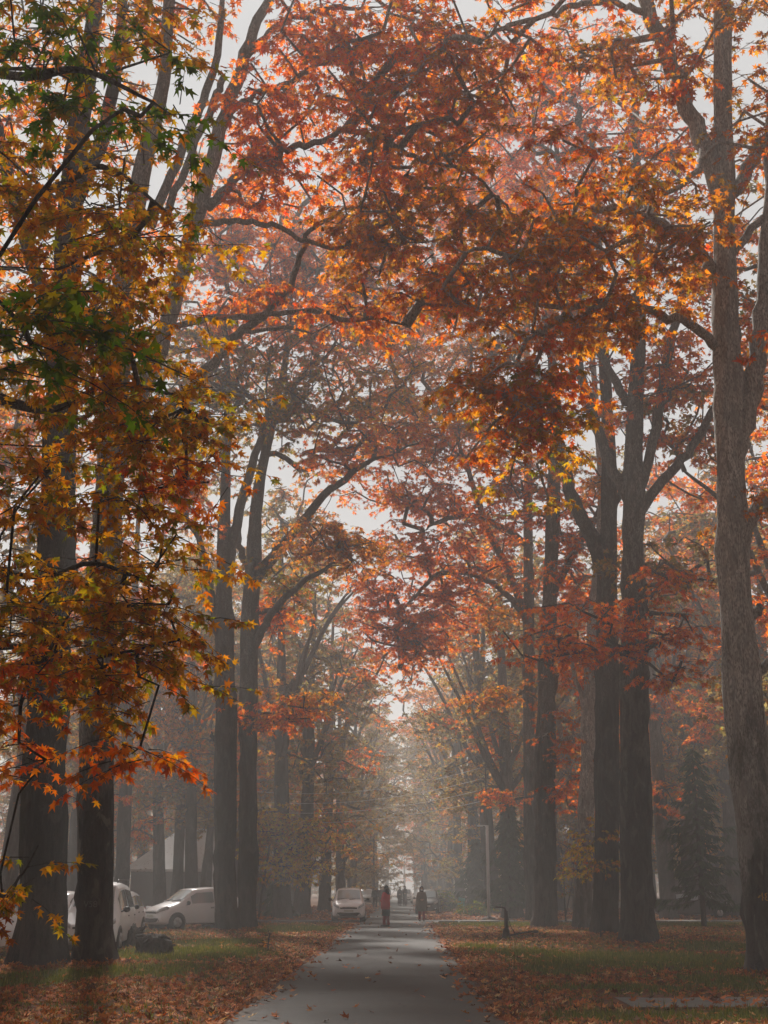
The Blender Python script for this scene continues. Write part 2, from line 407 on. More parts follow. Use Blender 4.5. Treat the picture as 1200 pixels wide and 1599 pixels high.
m.add(np.stack([X, Y, Z], 2).reshape(-1, 3), {4: np.stack([ii * nx + jj, ii * nx + jj + 1, (ii + 1) * nx + jj + 1, (ii + 1) * nx + jj], 1)}, np.stack([GA] * 3, 2).reshape(-1, 3))
mt = bpy.data.materials.new('park_ground'); t = nodes(mt); v = mapped(t)
n1 = noise_tex(t, .35, 6, .6, v); n2 = noise_tex(t, 9, 8, .7, v); n3 = noise_tex(t, 28, 5, .7, v)
soil = mix(t, (.05, .034, .022), (.11, .07, .045), n2)
lit = mix(t, (.12, .045, .018), (.32, .12, .045), n3)
grs = mix(t, (.03, .036, .008), (.075, .085, .018), n2)
c = mix(t, soil, lit, ramp(t, n2, [(.42, (0,)*3), (.58, (1,)*3)])); ga = t.nodes.new('ShaderNodeVertexColor'); ga.layer_name = 'col'; c = mix(t, c, grs, mix(t, (0, 0, 0), ga.outputs[0], ramp(t, n2, [(.3, (.5,)*3), (.6, (1,)*3)])))
finish(t, c, .95, bump(t, n3, .6, .05), spec=.1)
tag(m.build('ground', mt), kind='structure')

def a4_fac(t, x):
    m_ = t.nodes.new('ShaderNodeMapRange'); m_.inputs[1].default_value = 1.75; m_.inputs[2].default_value = 2.2; t.links.new(x, m_.inputs[0]); return m_.outputs[0]
mt = bpy.data.materials.new('worn_asphalt'); t = nodes(mt); v = mapped(t)
n1 = noise_tex(t, .5, 7, .6, mapped(t, (.5, 1.6, 1)), .5); n2 = noise_tex(t, 5, 8, .65, v); n3 = noise_tex(t, 90, 3, .7, v)
c = mix(t, (.03, .028, .027), (.085, .075, .066), n1); c = mix(t, c, (.1, .078, .06), ramp(t, n2, [(.5, (0,)*3), (.72, (.6,)*3)])); c = mix(t, c, (.025, .024, .023), ramp(t, n3, [(.5, (0,)*3), (.75, (.55,)*3)]))
vc = t.nodes.new('ShaderNodeTexVoronoi'); vc.feature = 'DISTANCE_TO_EDGE'; vc.inputs['Scale'].default_value = .55
wv = t.nodes.new('ShaderNodeVectorMath'); wn = t.nodes.new('ShaderNodeTexNoise'); wn.inputs['Scale'].default_value = 1.7; wn.inputs['Detail'].default_value = 6; t.links.new(v, wn.inputs['Vector']); t.links.new(v, wv.inputs[0]); t.links.new(wn.outputs['Color'], wv.inputs[1]); t.links.new(wv.outputs[0], vc.inputs['Vector'])
ck = ramp(t, vc.outputs[0], [(.0, (1,)*3), (.012, (0,)*3)]); ck2 = mix(t, (0, 0, 0), ck, ramp(t, n1, [(.5, (0,)*3), (.58, (1,)*3)])); c = mix(t, c, (.012, .011, .01), ck2)
tc_ = t.nodes.new('ShaderNodeTexCoord'); sp_ = t.nodes.new('ShaderNodeSeparateXYZ'); t.links.new(tc_.outputs['Object'], sp_.inputs[0]); ab = t.nodes.new('ShaderNodeMath'); ab.operation = 'ADD'; ab.inputs[1].default_value = .5; t.links.new(sp_.outputs[0], ab.inputs[0]); a3 = t.nodes.new('ShaderNodeMath'); a3.operation = 'ABSOLUTE'; t.links.new(ab.outputs[0], a3.inputs[0]); a4 = t.nodes.new('ShaderNodeMath'); a4.operation = 'MULTIPLY_ADD'; t.links.new(n2, a4.inputs[0]); a4.inputs[1].default_value = .9; t.links.new(a3.outputs[0], a4.inputs[2])
c = mix(t, c, (.075, .05, .032), mix(t, (0, 0, 0), (1, 1, 1), a4_fac(t, a4.outputs[0])))
finish(t, c, mix(t, (.6,)*3, (.9,)*3, n2), bump(t, n3, .5, .01), spec=.15)
#
def strip(name, x0, x1, y0, y1, z, mat, wob=.12, n=200, along='y', seed=0):
    m = MB(); a = np.linspace(0, 1, n); V = []
    for q in a:
        if along == 'y':
            y = y0 + (y1 - y0) * q; f = lambda k: wob * (noise.noise(Vector((y * .6, k + seed, 0))) + .5 * noise.noise(Vector((y * 2.3, k + seed, 0))))
            xx = np.linspace(x0 + f(1), x1 + f(9), 8); V += [[x, y, z + .035 * (1 - ((x - (x0 + x1) / 2) / ((x1 - x0) / 2)) ** 2) - .0] for x in xx]
        else:
            x = x0 + (x1 - x0) * q; f = lambda k: wob * (noise.noise(Vector((x * .6, k + seed, 0))) + .5 * noise.noise(Vector((x * 2.3, k + seed, 0))))
            V += [[x, y, z] for y in np.linspace(y0 + f(1), y1 + f(9), 8)]
    i, j = np.meshgrid(np.arange(n - 1), np.arange(7), indexing='ij'); i = i.ravel(); j = j.ravel()
    F = np.stack([i * 8 + j, i * 8 + j + 1, (i + 1) * 8 + j + 1, (i + 1) * 8 + j], 1)
    if along == 'y': F = F[:, ::-1]
    m.add(V, {4: F}); return tag(m.build(name, mat), kind='structure')
road = strip('road', -2.25, 1.25, -20, 300, .006, mt, n=1200)
mc = bpy.data.materials.new('pale_concrete'); t = nodes(mc); v = mapped(t); n2 = noise_tex(t, 2, 8, .65, v); n3 = noise_tex(t, 40, 3, .7, v)
c = mix(t, (.09, .085, .077), (.2, .19, .172), n2); c = mix(t, c, (.12, .1, .085), ramp(t, n3, [(.5, (0,)*3), (.75, (.5,)*3)])); finish(t, c, .85, bump(t, n3, .3, .01), spec=.2)
strip('cross_road', -90, 90, 64.5, 70.0, .048, mc, wob=.2, n=300, along='x')
PY0, PY1 = G(1000, 1578).y, G(1000, 1562).y
strip('path', 3.2, 16, PY0, PY1, .045, mc, wob=.2, n=90, along='x', seed=5)
# low kerb stones on the near side of the cross road
for (x0, x1) in ((-60, -2.6), (1.7, 60)):
    k = MB(); x = x0
    while x < x1:
        k.box((x + .48, 64.3, .06), (.94, .16, .14)); x += 1.0
    tag(k.build('kerb', mc, smooth=False), kind='structure')

# ================================================================== TREES
BD, BMd, BP = M['bark_dark'], M['bark_mid'], M['bark_pale']
# ---- near tree whose trunk stands just outside the left edge; its boughs hang into view
nt_base = Vector((-7.4, 15.0, 0))
def lim(*rows): return [(*P(a, b, d), rr) for a, b, d, rr in rows]
near = [
 [(-7.4, 15, 6, .2), (-6.2, 14.2, 7.6, .12), *lim((60, 640, 13.6, .05), (170, 600, 13.2, .03), (290, 620, 13, .014))],
 [(-7.4, 15, 4.8, .2), (-6.3, 14.2, 5.4, .1), *lim((40, 900, 13.4, .04), (150, 880, 13, .026), (270, 930, 12.8, .012))],
 [(-7.4, 15, 3.6, .18), (-6.2, 14.2, 4.1, .08), *lim((20, 1010, 13.4, .035), (120, 1030, 13, .022), (280, 1000, 12.8, .01))],
 [(-7.4, 15, 8.5, .1), (-6, 13.5, 9.6, .06), *lim((60, 300, 12.6, .05), (160, 260, 12, .03), (260, 330, 12, .012))],
 [(-7.4, 15, 10, .09), (-5.4, 12.5, 10.4, .04), *lim((40, 120, 9.5, .04), (130, 110, 9, .025), (240, 160, 9, .012))],
 [(-7.4, 15, 3.2, .05), (-6.3, 14.4, 2.7, .03), *lim((-20, 1390, 13, .02), (30, 1370, 12.8, .012), (60, 1320, 12.8, .006))],
]
nb = [(20, 50, -6, 80, 70, .8, 4, 'green'), (140, 130, -6, 70, 60, .8, 3, 'green'), (250, 170, -6, 30, 30, .4, 2, 'green'), (10, 480, -7, 30, 60, .5, 2, 'green'), (40, 500, -7.5, 50, 60, .5, 4, 'green'),
 (130, 60, -4, 120, 90, 1, 10, 'gold'), (60, 260, -3, 120, 110, 1.2, 10, 'gold'), (190, 340, -3, 80, 80, 1, 6, 'gold'), (130, 430, -2, 150, 100, 1.2, 18, 'gold'), (260, 400, -2, 60, 60, .8, 5, 'gold'),
 (80, 570, -2, 120, 80, 1.2, 12, 'gold'), (220, 560, -2, 100, 70, 1, 11, 'gold'), (280, 650, -2, 60, 60, .8, 7, 'gold'), (50, 680, -2, 80, 70, 1.2, 7, 'gold'), (200, 700, -2, 100, 80, 1, 12, 'gold'), (290, 740, -2, 45, 60, .7, 4, 'orange'),
 (60, 830, -2, 90, 80, 1.2, 10, 'gold'), (190, 820, -2, 90, 80, 1, 10, 'gold'), (40, 960, -2, 80, 70, 1.1, 9, 'gold'), (150, 950, -2, 90, 70, 1, 12, 'gold'), (235, 960, -2, 55, 60, .8, 6, 'gold'), (240, 1040, -2, 50, 30, .6, 3, 'gold'),
 (70, 1060, -2, 100, 50, 1, 5, 'orange'), (80, 1050, -2, 90, 50, 1, 4, 'gold'), (160, 1070, -2, 60, 40, .8, 4, 'gold'), (50, 1180, -2, 70, 30, .8, 3, 'orange'), (190, 1172, -2, 60, 12, .5, 3, 'orange'), (-5, 1360, -2, 22, 60, .5, 3, 'gold')]
traced_tree('plane_tree', 'nearest plane tree, its green and golden leaves hanging in from the left edge', (0, 0),
  [(-360, 1700, 40), (-352, 1400, 34), (-340, 1000, 30), (-330, 600, 26), (-300, 200, 18), (-280, -100, 10)], [], nb, BMd, 11, leaf=.112, D=15, extra_limbs=near, dens_=1.0)

# ---- left row
traced_tree('plane_tree', 'dark thick trunked plane tree at far left of the avenue, beside the one marked V58', (62, 1512),
  [(62, 1514, 46), (64, 1460, 42), (67, 1380, 38), (70, 1250, 36), (75, 1100, 33), (85, 900, 30), (91, 750, 28), (98, 600, 25), (105, 450, 23), (112, 300, 20), (130, 150, 17), (150, 0, 13), (165, -170, 7)],
  [[(98, 620, 15), (70, 480, 13), (35, 360, 11), (-5, 200, 9), (-40, 60, 6)], [(112, 330, 14, 0), (160, 220, 12, 1), (182, 100, 10, 1), (200, -60, 6, 2)], [(100, 560, 10), (150, 470, 8, 1.5), (160, 380, 7, 2)]],
  [(60, 120, 0, 140, 160, 3, 22, 'orange'), (-60, 400, 0, 120, 200, 3, 14, 'orange'), (60, 350, 1, 130, 120, 2.5, 14, 'orange'), (160, 20, 0, 120, 120, 3, 16, 'brown'), (150, 500, 1, 90, 100, 2, 8, 'orange'), (100, -150, 0, 300, 120, 4, 20, 'orange')], M['bark_black'], 21, dens_=1.3)
L2 = traced_tree('plane_tree', 'plane tree with V58 chalked on its dark trunk, boughs arching over the road', (147, 1508),
  [(147, 1510, 36), (148, 1460, 34), (149, 1400, 32), (150, 1250, 29), (153, 1100, 28), (162, 900, 26), (172, 760, 24), (182, 600, 22), (190, 480, 20), (205, 370, 17), (225, 250, 14), (255, 130, 11), (265, 0, 9), (280, -150, 6)],
  [[(170, 770, 17), (205, 660, 16), (240, 565, 15, 0), (275, 460, 14, 0), (312, 330, 13, 0), (345, 200, 12, 0), (382, 85, 10, 0), (418, 0, 8, 0), (445, -90, 5, 0)],
   [(235, 352, 10), (262, 290, 8), (300, 200, 8), (328, 130, 7), (345, 50, 6), (350, -60, 4)], [(255, 345, 7), (300, 240, 7), (338, 155, 6.5), (352, 120, 6)],
   [(325, 325, 9), (360, 287, 8, -.6), (400, 255, 7, -1), (450, 232, 6, -1.4), (500, 222, 5.5, -2), (540, 205, 5, -2.4), (600, 220, 4.5, -3), (660, 252, 4, -3.5), (720, 262, 3, -4), (770, 300, 2.5, -4), (820, 352, 2, -4)],
   [(318, 350, 6), (370, 346, 5, -.5), (425, 350, 4.5, -1), (470, 372, 4, -1.4), (520, 388, 4, -1.8), (580, 380, 3, -2)],
   [(200, 680, 10), (255, 640, 9), (312, 590, 9, -.3), (365, 532, 8, -.6), (410, 492, 7, -.8), (452, 452, 6, -1), (468, 400, 5, -1.2), (492, 352, 4, -1.4), (560, 320, 3, -1.8)],
   [(262, 512, 6), (340, 498, 5.5, -.6), (420, 492, 5, -1), (495, 486, 4.5, -1.4), (545, 500, 4, -1.6), (600, 497, 3, -2), (650, 520, 2, -2)],
   [(385, 518, 3.5, -.8), (440, 513, 3, -1), (498, 519, 2.6, -1)],
   [(352, 180, 6), (400, 146, 5, -.6), (455, 128, 4.5, -1), (510, 95, 4, -1.5), (560, 90, 3, -2)], [(385, 90, 6), (420, 50, 5, -.6), (470, 25, 4.5, -1), (530, 12, 4, -1.5), (600, 10, 3, -2)]],
  [(480, 40, -1, 130, 70, 3, 18, 'red'), (620, 50, -2, 120, 80, 3, 20, 'orange'), (700, 150, -2, 100, 80, 3, 18, 'brown'), (450, 150, -1, 90, 60, 2.5, 14, 'red'), (560, 150, -2, 110, 60, 2.5, 18, 'orange'), (420, 215, -1, 60, 40, 1.5, 7, 'red'), (600, 235, -2.5, 120, 50, 2, 18, 'orange'),
   (660, 300, -3, 100, 50, 2, 15, 'brown'), (720, 370, -3, 110, 60, 2, 18, 'brown'), (600, 420, -2, 70, 50, 2, 9, 'brown'), (700, 460, -3, 90, 45, 2, 13, 'orange'), (560, 340, -2, 40, 35, 1, 5, 'brown'), (400, 300, -.5, 50, 35, 1, 5, 'red'), (540, 375, -1.5, 40, 30, 1, 4, 'brown'), (440, 275, -1, 50, 30, 1, 5, 'orange'),
   (430, 470, -1, 60, 18, .6, 4, 'orange'), (560, 490, -1.6, 60, 18, .8, 5, 'orange'), (360, 470, 0, 40, 20, .6, 2, 'orange'), (250, 10, 0, 70, 50, 2, 5, 'orange'), (480, -120, -1, 250, 90, 4, 24, 'orange'), (200, 200, 0, 40, 50, 1.5, 3, 'brown')], M['bark_patchy'], 22, dens_=1.7)
traced_tree('plane_tree', 'left of two close plane trunks, with sawn stubs on its left side', (355, 1456),
  [(356, 1458, 22), (354, 1400, 19), (352, 1300, 18), (353, 1150, 18), (352, 1050, 17), (350, 960, 15), (350, 870, 12), (352, 780, 9), (354, 700, 7), (356, 600, 5), (350, 480, 4)],
  [[(352, 1030, 9), (335, 950, 8), (322, 880, 7), (305, 830, 5), (270, 780, 4)], [(352, 930, 10), (362, 850, 9), (378, 780, 8, .5), (400, 710, 7, 1), (420, 640, 5, 1)], [(350, 1050, 7), (340, 1044, 5), (331, 1032, 4)], [(350, 1085, 7), (336, 1078, 5), (326, 1062, 4.5)], [(350, 1165, 7), (338, 1158, 5), (328, 1142, 4.5)]],
  [(330, 640, 0, 90, 90, 4, 22, 'olive'), (420, 600, 0, 90, 60, 4, 18, 'olive'), (300, 780, 0, 60, 60, 3, 8, 'orange'), (350, 500, 1, 110, 80, 4, 30, 'orange'), (360, 390, 2, 110, 70, 4, 26, 'red'), (350, 300, 3, 100, 60, 4, 12, 'orange'), (250, 560, 1, 90, 100, 4, 14, 'olive'), (270, 700, 0, 60, 60, 3, 8, 'olive')], BD, 23, dens_=4)
traced_tree('plane_tree', 'right of two close plane trunks behind the grass verge, its boughs leaning over the road', (386, 1453),
  [(386, 1454, 18), (387, 1400, 16), (388, 1300, 16), (388, 1150, 15), (389, 1050, 15), (391, 950, 14), (396, 880, 13), (400, 800, 11), (408, 740, 9), (425, 660, 7), (445, 570, 5), (455, 460, 4)],
  [[(392, 1020, 8), (415, 975, 7, -.5), (440, 940, 6, -1), (485, 903, 5, -1.5), (540, 868, 3, -2)], [(398, 905, 10), (430, 865, 9, -.5), (465, 825, 8, -1), (505, 775, 7, -1.5), (560, 730, 5, -2), (620, 705, 3, -2.5)], [(396, 900, 7), (375, 850, 6, 1), (372, 800, 5, 1.5)], [(388, 1140, 6), (372, 1120, 5), (366, 1105, 4)], [(425, 660, 5), (480, 640, 4, -1), (545, 660, 3, -2), (600, 640, 2, -2)]],
  [(470, 640, -1, 80, 50, 3, 13, 'gold'), (560, 620, -2, 80, 50, 3, 13, 'gold'), (520, 700, -2, 80, 35, 3, 12, 'orange'), (540, 550, 0, 90, 60, 4, 12, 'orange'), (520, 470, 6, 100, 70, 4, 16, 'orange'), (600, 520, 8, 90, 70, 4, 20, 'orange'), (500, 360, 8, 110, 60, 4, 14, 'red'), (600, 680, 6, 60, 50, 3, 10, 'orange'), (580, 260, 9, 120, 70, 4, 12, 'orange'), (450, 500, 1, 90, 70, 4, 18, 'red'), (470, 410, 2, 90, 60, 3, 20, 'orange'), (560, 450, 2, 80, 60, 3, 16, 'red'), (620, 680, -3, 50, 30, 2, 6, 'orange'),
   (510, 840, -2, 55, 28, 2, 14, 'brown'), (560, 860, -2, 40, 25, 2, 8, 'brown'), (440, 900, 0, 50, 40, 2, 7, 'olive'), (430, 960, 2, 35, 35, 2, 8, 'red'), (440, 1115, -1, 55, 22, 1.5, 9, 'orange'), (480, 1090, -1, 25, 12, 1, 3, 'brown')], BD, 24, dens_=3.5)

# ---- right row
R1 = traced_tree('plane_tree', 'tall pale plane trunk at the right edge with the yellow number 480 on it', (1206, 1525),
  [(1212, 1527, 46), (1208, 1470, 43), (1200, 1390, 41), (1183, 1250, 39), (1162, 1100, 32), (1152, 1000, 28), (1147, 900, 26), (1143, 800, 26), (1140, 700, 25), (1137, 600, 23), (1133, 500, 21), (1131, 400, 19), (1131, 300, 17), (1129, 150, 15), (1130, 0, 13), (1133, -160, 8)],
  [[(1143, 720, 18), (1165, 650, 18), (1182, 570, 17), (1196, 470, 16), (1206, 320, 14), (1208, 150, 12), (1215, -50, 9)], [(1131, 340, 15), (1103, 240, 15), (1075, 165, 14), (1045, 90, 13), (1010, 10, 12), (985, -60, 9)],
   [(1125, 545, 9), (1075, 506, 8, -.5), (1020, 486, 8, -1), (960, 470, 7, -1.3), (905, 478, 6.5, -1.6), (850, 515, 5.5, -2), (815, 540, 4, -2), (806, 600, 3, -2), (770, 625, 2, -2.2)],
   [(1120, 425, 9), (1075, 378, 8, -.5), (1020, 346, 8, -1), (960, 326, 7, -1.4), (900, 338, 6, -1.8), (860, 362, 5, -2), (828, 396, 4.5, -2), (770, 392, 4, -2.4), (700, 385, 3, -3)],
   [(1005, 20, 6), (965, 3, 5.5, -.5), (910, 6, 5, -1), (860, 24, 4.5, -1.4), (800, 38, 4, -2), (740, 70, 3, -2.4)], [(1145, 300, 12), (1180, 240, 11), (1215, 190, 9)], [(1145, 395, 8), (1180, 352, 7), (1215, 330, 6)], [(1165, 820, 12), (1190, 790, 12), (1215, 750, 10)], [(1172, 965, 8), (1182, 955, 7), (1188, 950, 6)], [(1178, 1055, 8), (1200, 1035, 8), (1220, 1020, 6)],
   [(1100, 230, 6), (1085, 270, 5, -1), (1040, 300, 4, -1.5), (980, 290, 3, -2)]],
  [(930, 20, -1, 130, 60, 3, 16, 'brown'), (800, 90, -1, 100, 60, 3, 13, 'orange'), (1000, 110, 1, 80, 60, 3, 8, 'brown'), (930, 370, -1.5, 120, 40, 2, 20, 'brown'), (820, 420, -2, 110, 45, 2, 18, 'brown'), (1020, 300, -1, 80, 50, 2, 12, 'brown'), (900, 300, -1.5, 80, 40, 2, 9, 'orange'), (1030, 400, -1, 80, 40, 2, 10, 'brown'),
   (765, 605, -2, 60, 45, 1.4, 10, 'brown'), (840, 600, -2, 90, 60, 1.8, 15, 'orange'), (865, 660, -2, 70, 50, 1.8, 11, 'gold'), (800, 680, -2, 60, 35, 1.4, 6, 'orange'), (890, 510, -1.5, 80, 25, 1.5, 9, 'brown'), (980, 500, -1, 60, 25, 1.5, 6, 'brown'), (1070, 110, 0, 60, 80, 2, 8, 'orange'), (1180, 100, 0, 60, 130, 2, 14, 'brown'), (1090, 20, 0, 80, 60, 3, 10, 'brown'), (1170, 260, 0, 60, 80, 2, 8, 'orange'), (1190, 800, 0, 15, 20, .5, 2, 'brown'), (950, -140, 0, 260, 90, 4, 24, 'orange'), (660, 120, 0, 80, 80, 2.5, 10, 'orange')], BP, 31, dens_=1.35)
traced_tree('plane_tree', 'second plane tree from the right, forking into pale upright limbs high above the lawn', (998, 1476),
  [(998, 1478, 31), (996, 1420, 28), (993, 1340, 26), (992, 1250, 25), (990, 1100, 23), (990, 950, 20), (990, 850, 18), (991, 780, 18), (990, 700, 14), (994, 600, 13), (998, 500, 11), (1000, 400, 9), (996, 280, 7), (990, 120, 5)],
  [[(992, 790, 9), (1018, 700, 8.5), (1033, 620, 8), (1048, 535, 7.5), (1072, 450, 6.5), (1100, 370, 5)], [(1000, 800, 9), (1045, 738, 8.5), (1088, 688, 7.5), (1118, 630, 6), (1150, 560, 5)], [(985, 790, 10), (952, 722, 9.5, .5), (926, 650, 9, 1), (908, 580, 8, 1.5), (890, 500, 7, 2), (868, 420, 6, 2.5), (850, 330, 5, 3)], [(978, 630, 8), (952, 578, 7, 1), (925, 530, 6.5, 1.5), (905, 440, 5, 2)], [(1005, 915, 4), (1040, 910, 3.5, -1), (1080, 908, 3, -1.5), (1115, 905, 2.2, -2)]],
  [(1000, 250, 1, 110, 80, 3, 20, 'bright'), (900, 330, 2, 90, 80, 3, 17, 'orange'), (1080, 400, 0, 80, 60, 3, 11, 'orange'), (950, 430, 1, 90, 50, 3, 12, 'orange'), (1000, 640, 1, 120, 40, 3, 8, 'orange'), (1050, 570, 0, 60, 50, 2, 9, 'orange'), (1060, 910, -1.5, 50, 20, 1, 4, 'orange'), (920, 1000, -2, 90, 50, 1.5, 12, 'red'), (1040, 990, -2, 50, 45, 1, 6, 'red'), (1060, 1050, -2, 30, 20, .8, 2, 'orange'), (860, 1080, -1, 60, 15, 1, 0, 'orange'), (1160, 560, 0, 80, 100, 3, 12, 'orange'), (1090, 700, 3, 60, 40, 3, 8, 'orange')], BMd, 32, dens_=2.4)
traced_tree('plane_tree', 'very dark plane trunk just left of the forked tree', (945, 1462),
  [(944, 1463, 25), (946, 1400, 22), (948, 1300, 21), (948, 1150, 20), (948, 1050, 19), (948, 950, 17), (949, 880, 16), (951, 800, 14), (952, 720, 12), (947, 620, 10), (940, 500, 8), (935, 380, 6), (925, 240, 4)],
  [[(946, 905, 13), (925, 840, 13), (902, 795, 12), (884, 740, 10), (872, 670, 8), (868, 590, 6), (850, 500, 4)], [(950, 830, 7), (972, 760, 6), (985, 700, 5)]],
  [(930, 200, 2, 110, 90, 3, 22, 'bright'), (830, 250, 2, 100, 90, 3, 21, 'bright'), (870, 480, 1, 70, 60, 3, 14, 'orange'), (850, 380, 2, 70, 60, 3, 10, 'orange'), (950, 560, 1, 60, 60, 3, 7, 'orange'), (800, 130, 2, 110, 90, 3, 21, 'bright'), (900, 90, 3, 120, 80, 3, 20, 'red'), (910, 740, 3, 60, 30, 2, 5, 'brown')], BD, 33, dens_=2.4)
traced_tree('plane_tree', 'slim pale plane trunk with yellow suckers just left of the very dark trunk', (911, 1453),
  [(911, 1454, 17), (912, 1400, 15), (915, 1300, 14), (919, 1150, 12), (926, 1000, 10), (934, 880, 8), (940, 760, 7), (930, 620, 5), (920, 480, 4)],
  [[(920, 1120, 5), (900, 1060, 4), (880, 1000, 3)]],
  [(890, 950, 2, 60, 60, 2, 12, 'red'), (905, 1050, 2, 50, 50, 2, 10, 'orange'), (890, 1150, 1.5, 40, 50, 1.5, 9, 'orange'), (880, 850, 2, 50, 50, 2, 9, 'red'), (800, 340, 4, 100, 100, 3, 18, 'bright'), (890, 1230, 1, 28, 26, 1, 4, 'red'), (915, 1330, -1, 22, 45, .7, 4, 'yellow')], BP, 34, dens_=3)
traced_tree('plane_tree', 'thick plane trunk with a pinkish foot, nearest the lamp pole on the right', (850, 1451),
  [(850, 1452, 23), (851, 1400, 20), (852, 1300, 18), (851, 1200, 17), (854, 1100, 15), (856, 1000, 13), (860, 900, 12), (864, 800, 11), (867, 720, 10), (866, 620, 8), (858, 500, 6), (850, 380, 4)],
  [[(866, 925, 6), (895, 865, 6, .5), (930, 805, 5, 1), (950, 740, 4, 1)], [(858, 1110, 5), (870, 1060, 4), (885, 1000, 3)], [(866, 640, 5), (820, 580, 4, -1), (780, 540, 3, -1)]],
  [(790, 770, 0, 60, 60, 3, 13, 'red'), (900, 800, 2, 60, 60, 3, 12, 'red'), (780, 500, 1, 80, 80, 3, 18, 'brown'), (740, 600, 1, 60, 80, 3, 13, 'brown'), (830, 330, 3, 90, 90, 3, 18, 'bright'), (740, 330, 3, 80, 90, 3, 17, 'bright'), (740, 200, 3, 80, 90, 3, 17, 'bright'), (880, 920, 2, 40, 50, 2, 7, 'red')], BMd, 35, dens_=3.6)
traced_tree('plane_tree', 'leaning plane trunk behind the pink footed one, with long boughs over the road', (832, 1442),
  [(832, 1443, 12), (829, 1350, 10), (827, 1200, 10), (826, 1050, 10), (826, 950, 9), (825, 850, 8), (825, 750, 7), (822, 600, 6), (824, 470, 5), (820, 380, 4)],
  [[(824, 975, 7), (800, 905, 6.5, -.5), (775, 855, 6, -1), (748, 790, 5, -1.5), (728, 720, 4, -2), (700, 650, 3, -2)], [(822, 965, 6), (780, 918, 5, -1), (735, 897, 4.5, -1.5), (685, 898, 4, -2), (645, 935, 3, -2.5), (620, 965, 2, -3)], [(822, 850, 6), (790, 825, 5, -1), (740, 805, 4.5, -1.5), (690, 812, 4, -2), (660, 830, 3, -2.5)], [(735, 740, 3, -2), (700, 690, 3, -2), (660, 640, 2, -3)]],
  [(640, 985, -2.5, 65, 40, 2, 26, 'red'), (590, 930, -3, 40, 50, 2, 12, 'red'), (690, 930, -2, 60, 40, 2, 12, 'red'), (720, 860, -2, 70, 50, 2, 16, 'red'), (640, 860, -2.5, 60, 35, 2, 11, 'orange'), (690, 780, -2, 70, 35, 2, 15, 'red'), (620, 770, -3, 60, 20, 2, 8, 'orange'), (760, 700, -1, 70, 50, 2, 15, 'orange'), (680, 700, -2, 70, 40, 2, 15, 'orange'), (700, 620, -1, 70, 50, 3, 14, 'brown'), (620, 590, 0, 60, 70, 3, 12, 'brown'), (680, 520, 6, 90, 70, 4, 20, 'orange'), (640, 400, 8, 110, 80, 4, 20, 'orange'), (700, 280, 8, 120, 90, 4, 18, 'bright'), (620, 660, 5, 60, 50, 3, 10, 'olive'), (620, 1040, 4, 60, 30, 3, 6, 'orange'), (780, 950, 0, 50, 60, 2, 7, 'brown'), (800, 1085, -1, 55, 18, 1, 6, 'brown'), (790, 1240, -1, 35, 12, 1, 3, 'orange'), (640, 480, 2, 90, 60, 3, 14, 'brown')], BMd, 36, dens_=4)

# painted numbers, laid on the bark
def paint_number(tree, txt, px, py, hpx, mat, slant=0):
    e, tr = tree
    cu = bpy.data.curves.new('number', 'FONT'); cu.body = txt; cu.align_x = 'CENTER'; cu.align_y = 'CENTER'; cu.resolution_u = 3
    D = e.location.y; cu.size = 1.35 * hpx / ppm(py, D); cu.offset = 0
    to = bpy.data.objects.new('tmp', cu); C.objects.link(to); bpy.context.view_layer.update()
    me = bpy.data.meshes.new_from_object(to.evaluated_get(bpy.context.evaluated_depsgraph_get())); C.objects.unlink(to); bpy.data.objects.remove(to)
    bv = BVHTree.FromPolygons([v.co for v in tr.data.vertices], [p.vertices for p in tr.data.polygons if p.index < 20000])
    c = P(px, py, D) - e.location
    for v in me.vertices:
        o = Vector((c.x + v.co.x, c.y - 3, c.z + v.co.y * 1.0 + v.co.x * slant))
        h = bv.ray_cast(o, Vector((0, 1, 0)))
        v.co = (h[0] + Vector((0, -.012, 0))) if h[0] else Vector((o.x, c.y, o.z))
    me.materials.clear(); me.materials.append(mat)
    ob = bpy.data.objects.new('painted_number', me); C.objects.link(ob); ob.parent = e
    ob['label'] = 'painted number ' + txt; return ob
M['chalk'] = plain('chalk_white', (.16, .15, .14), .9); M['ochre'] = plain('ochre_paint', (.42, .22, .03), .8)
paint_number(L2, 'V58', 148, 1412, 10, M['chalk'])
paint_number(R1, '480', 1189, 1401, 13, M['ochre'], -.05)

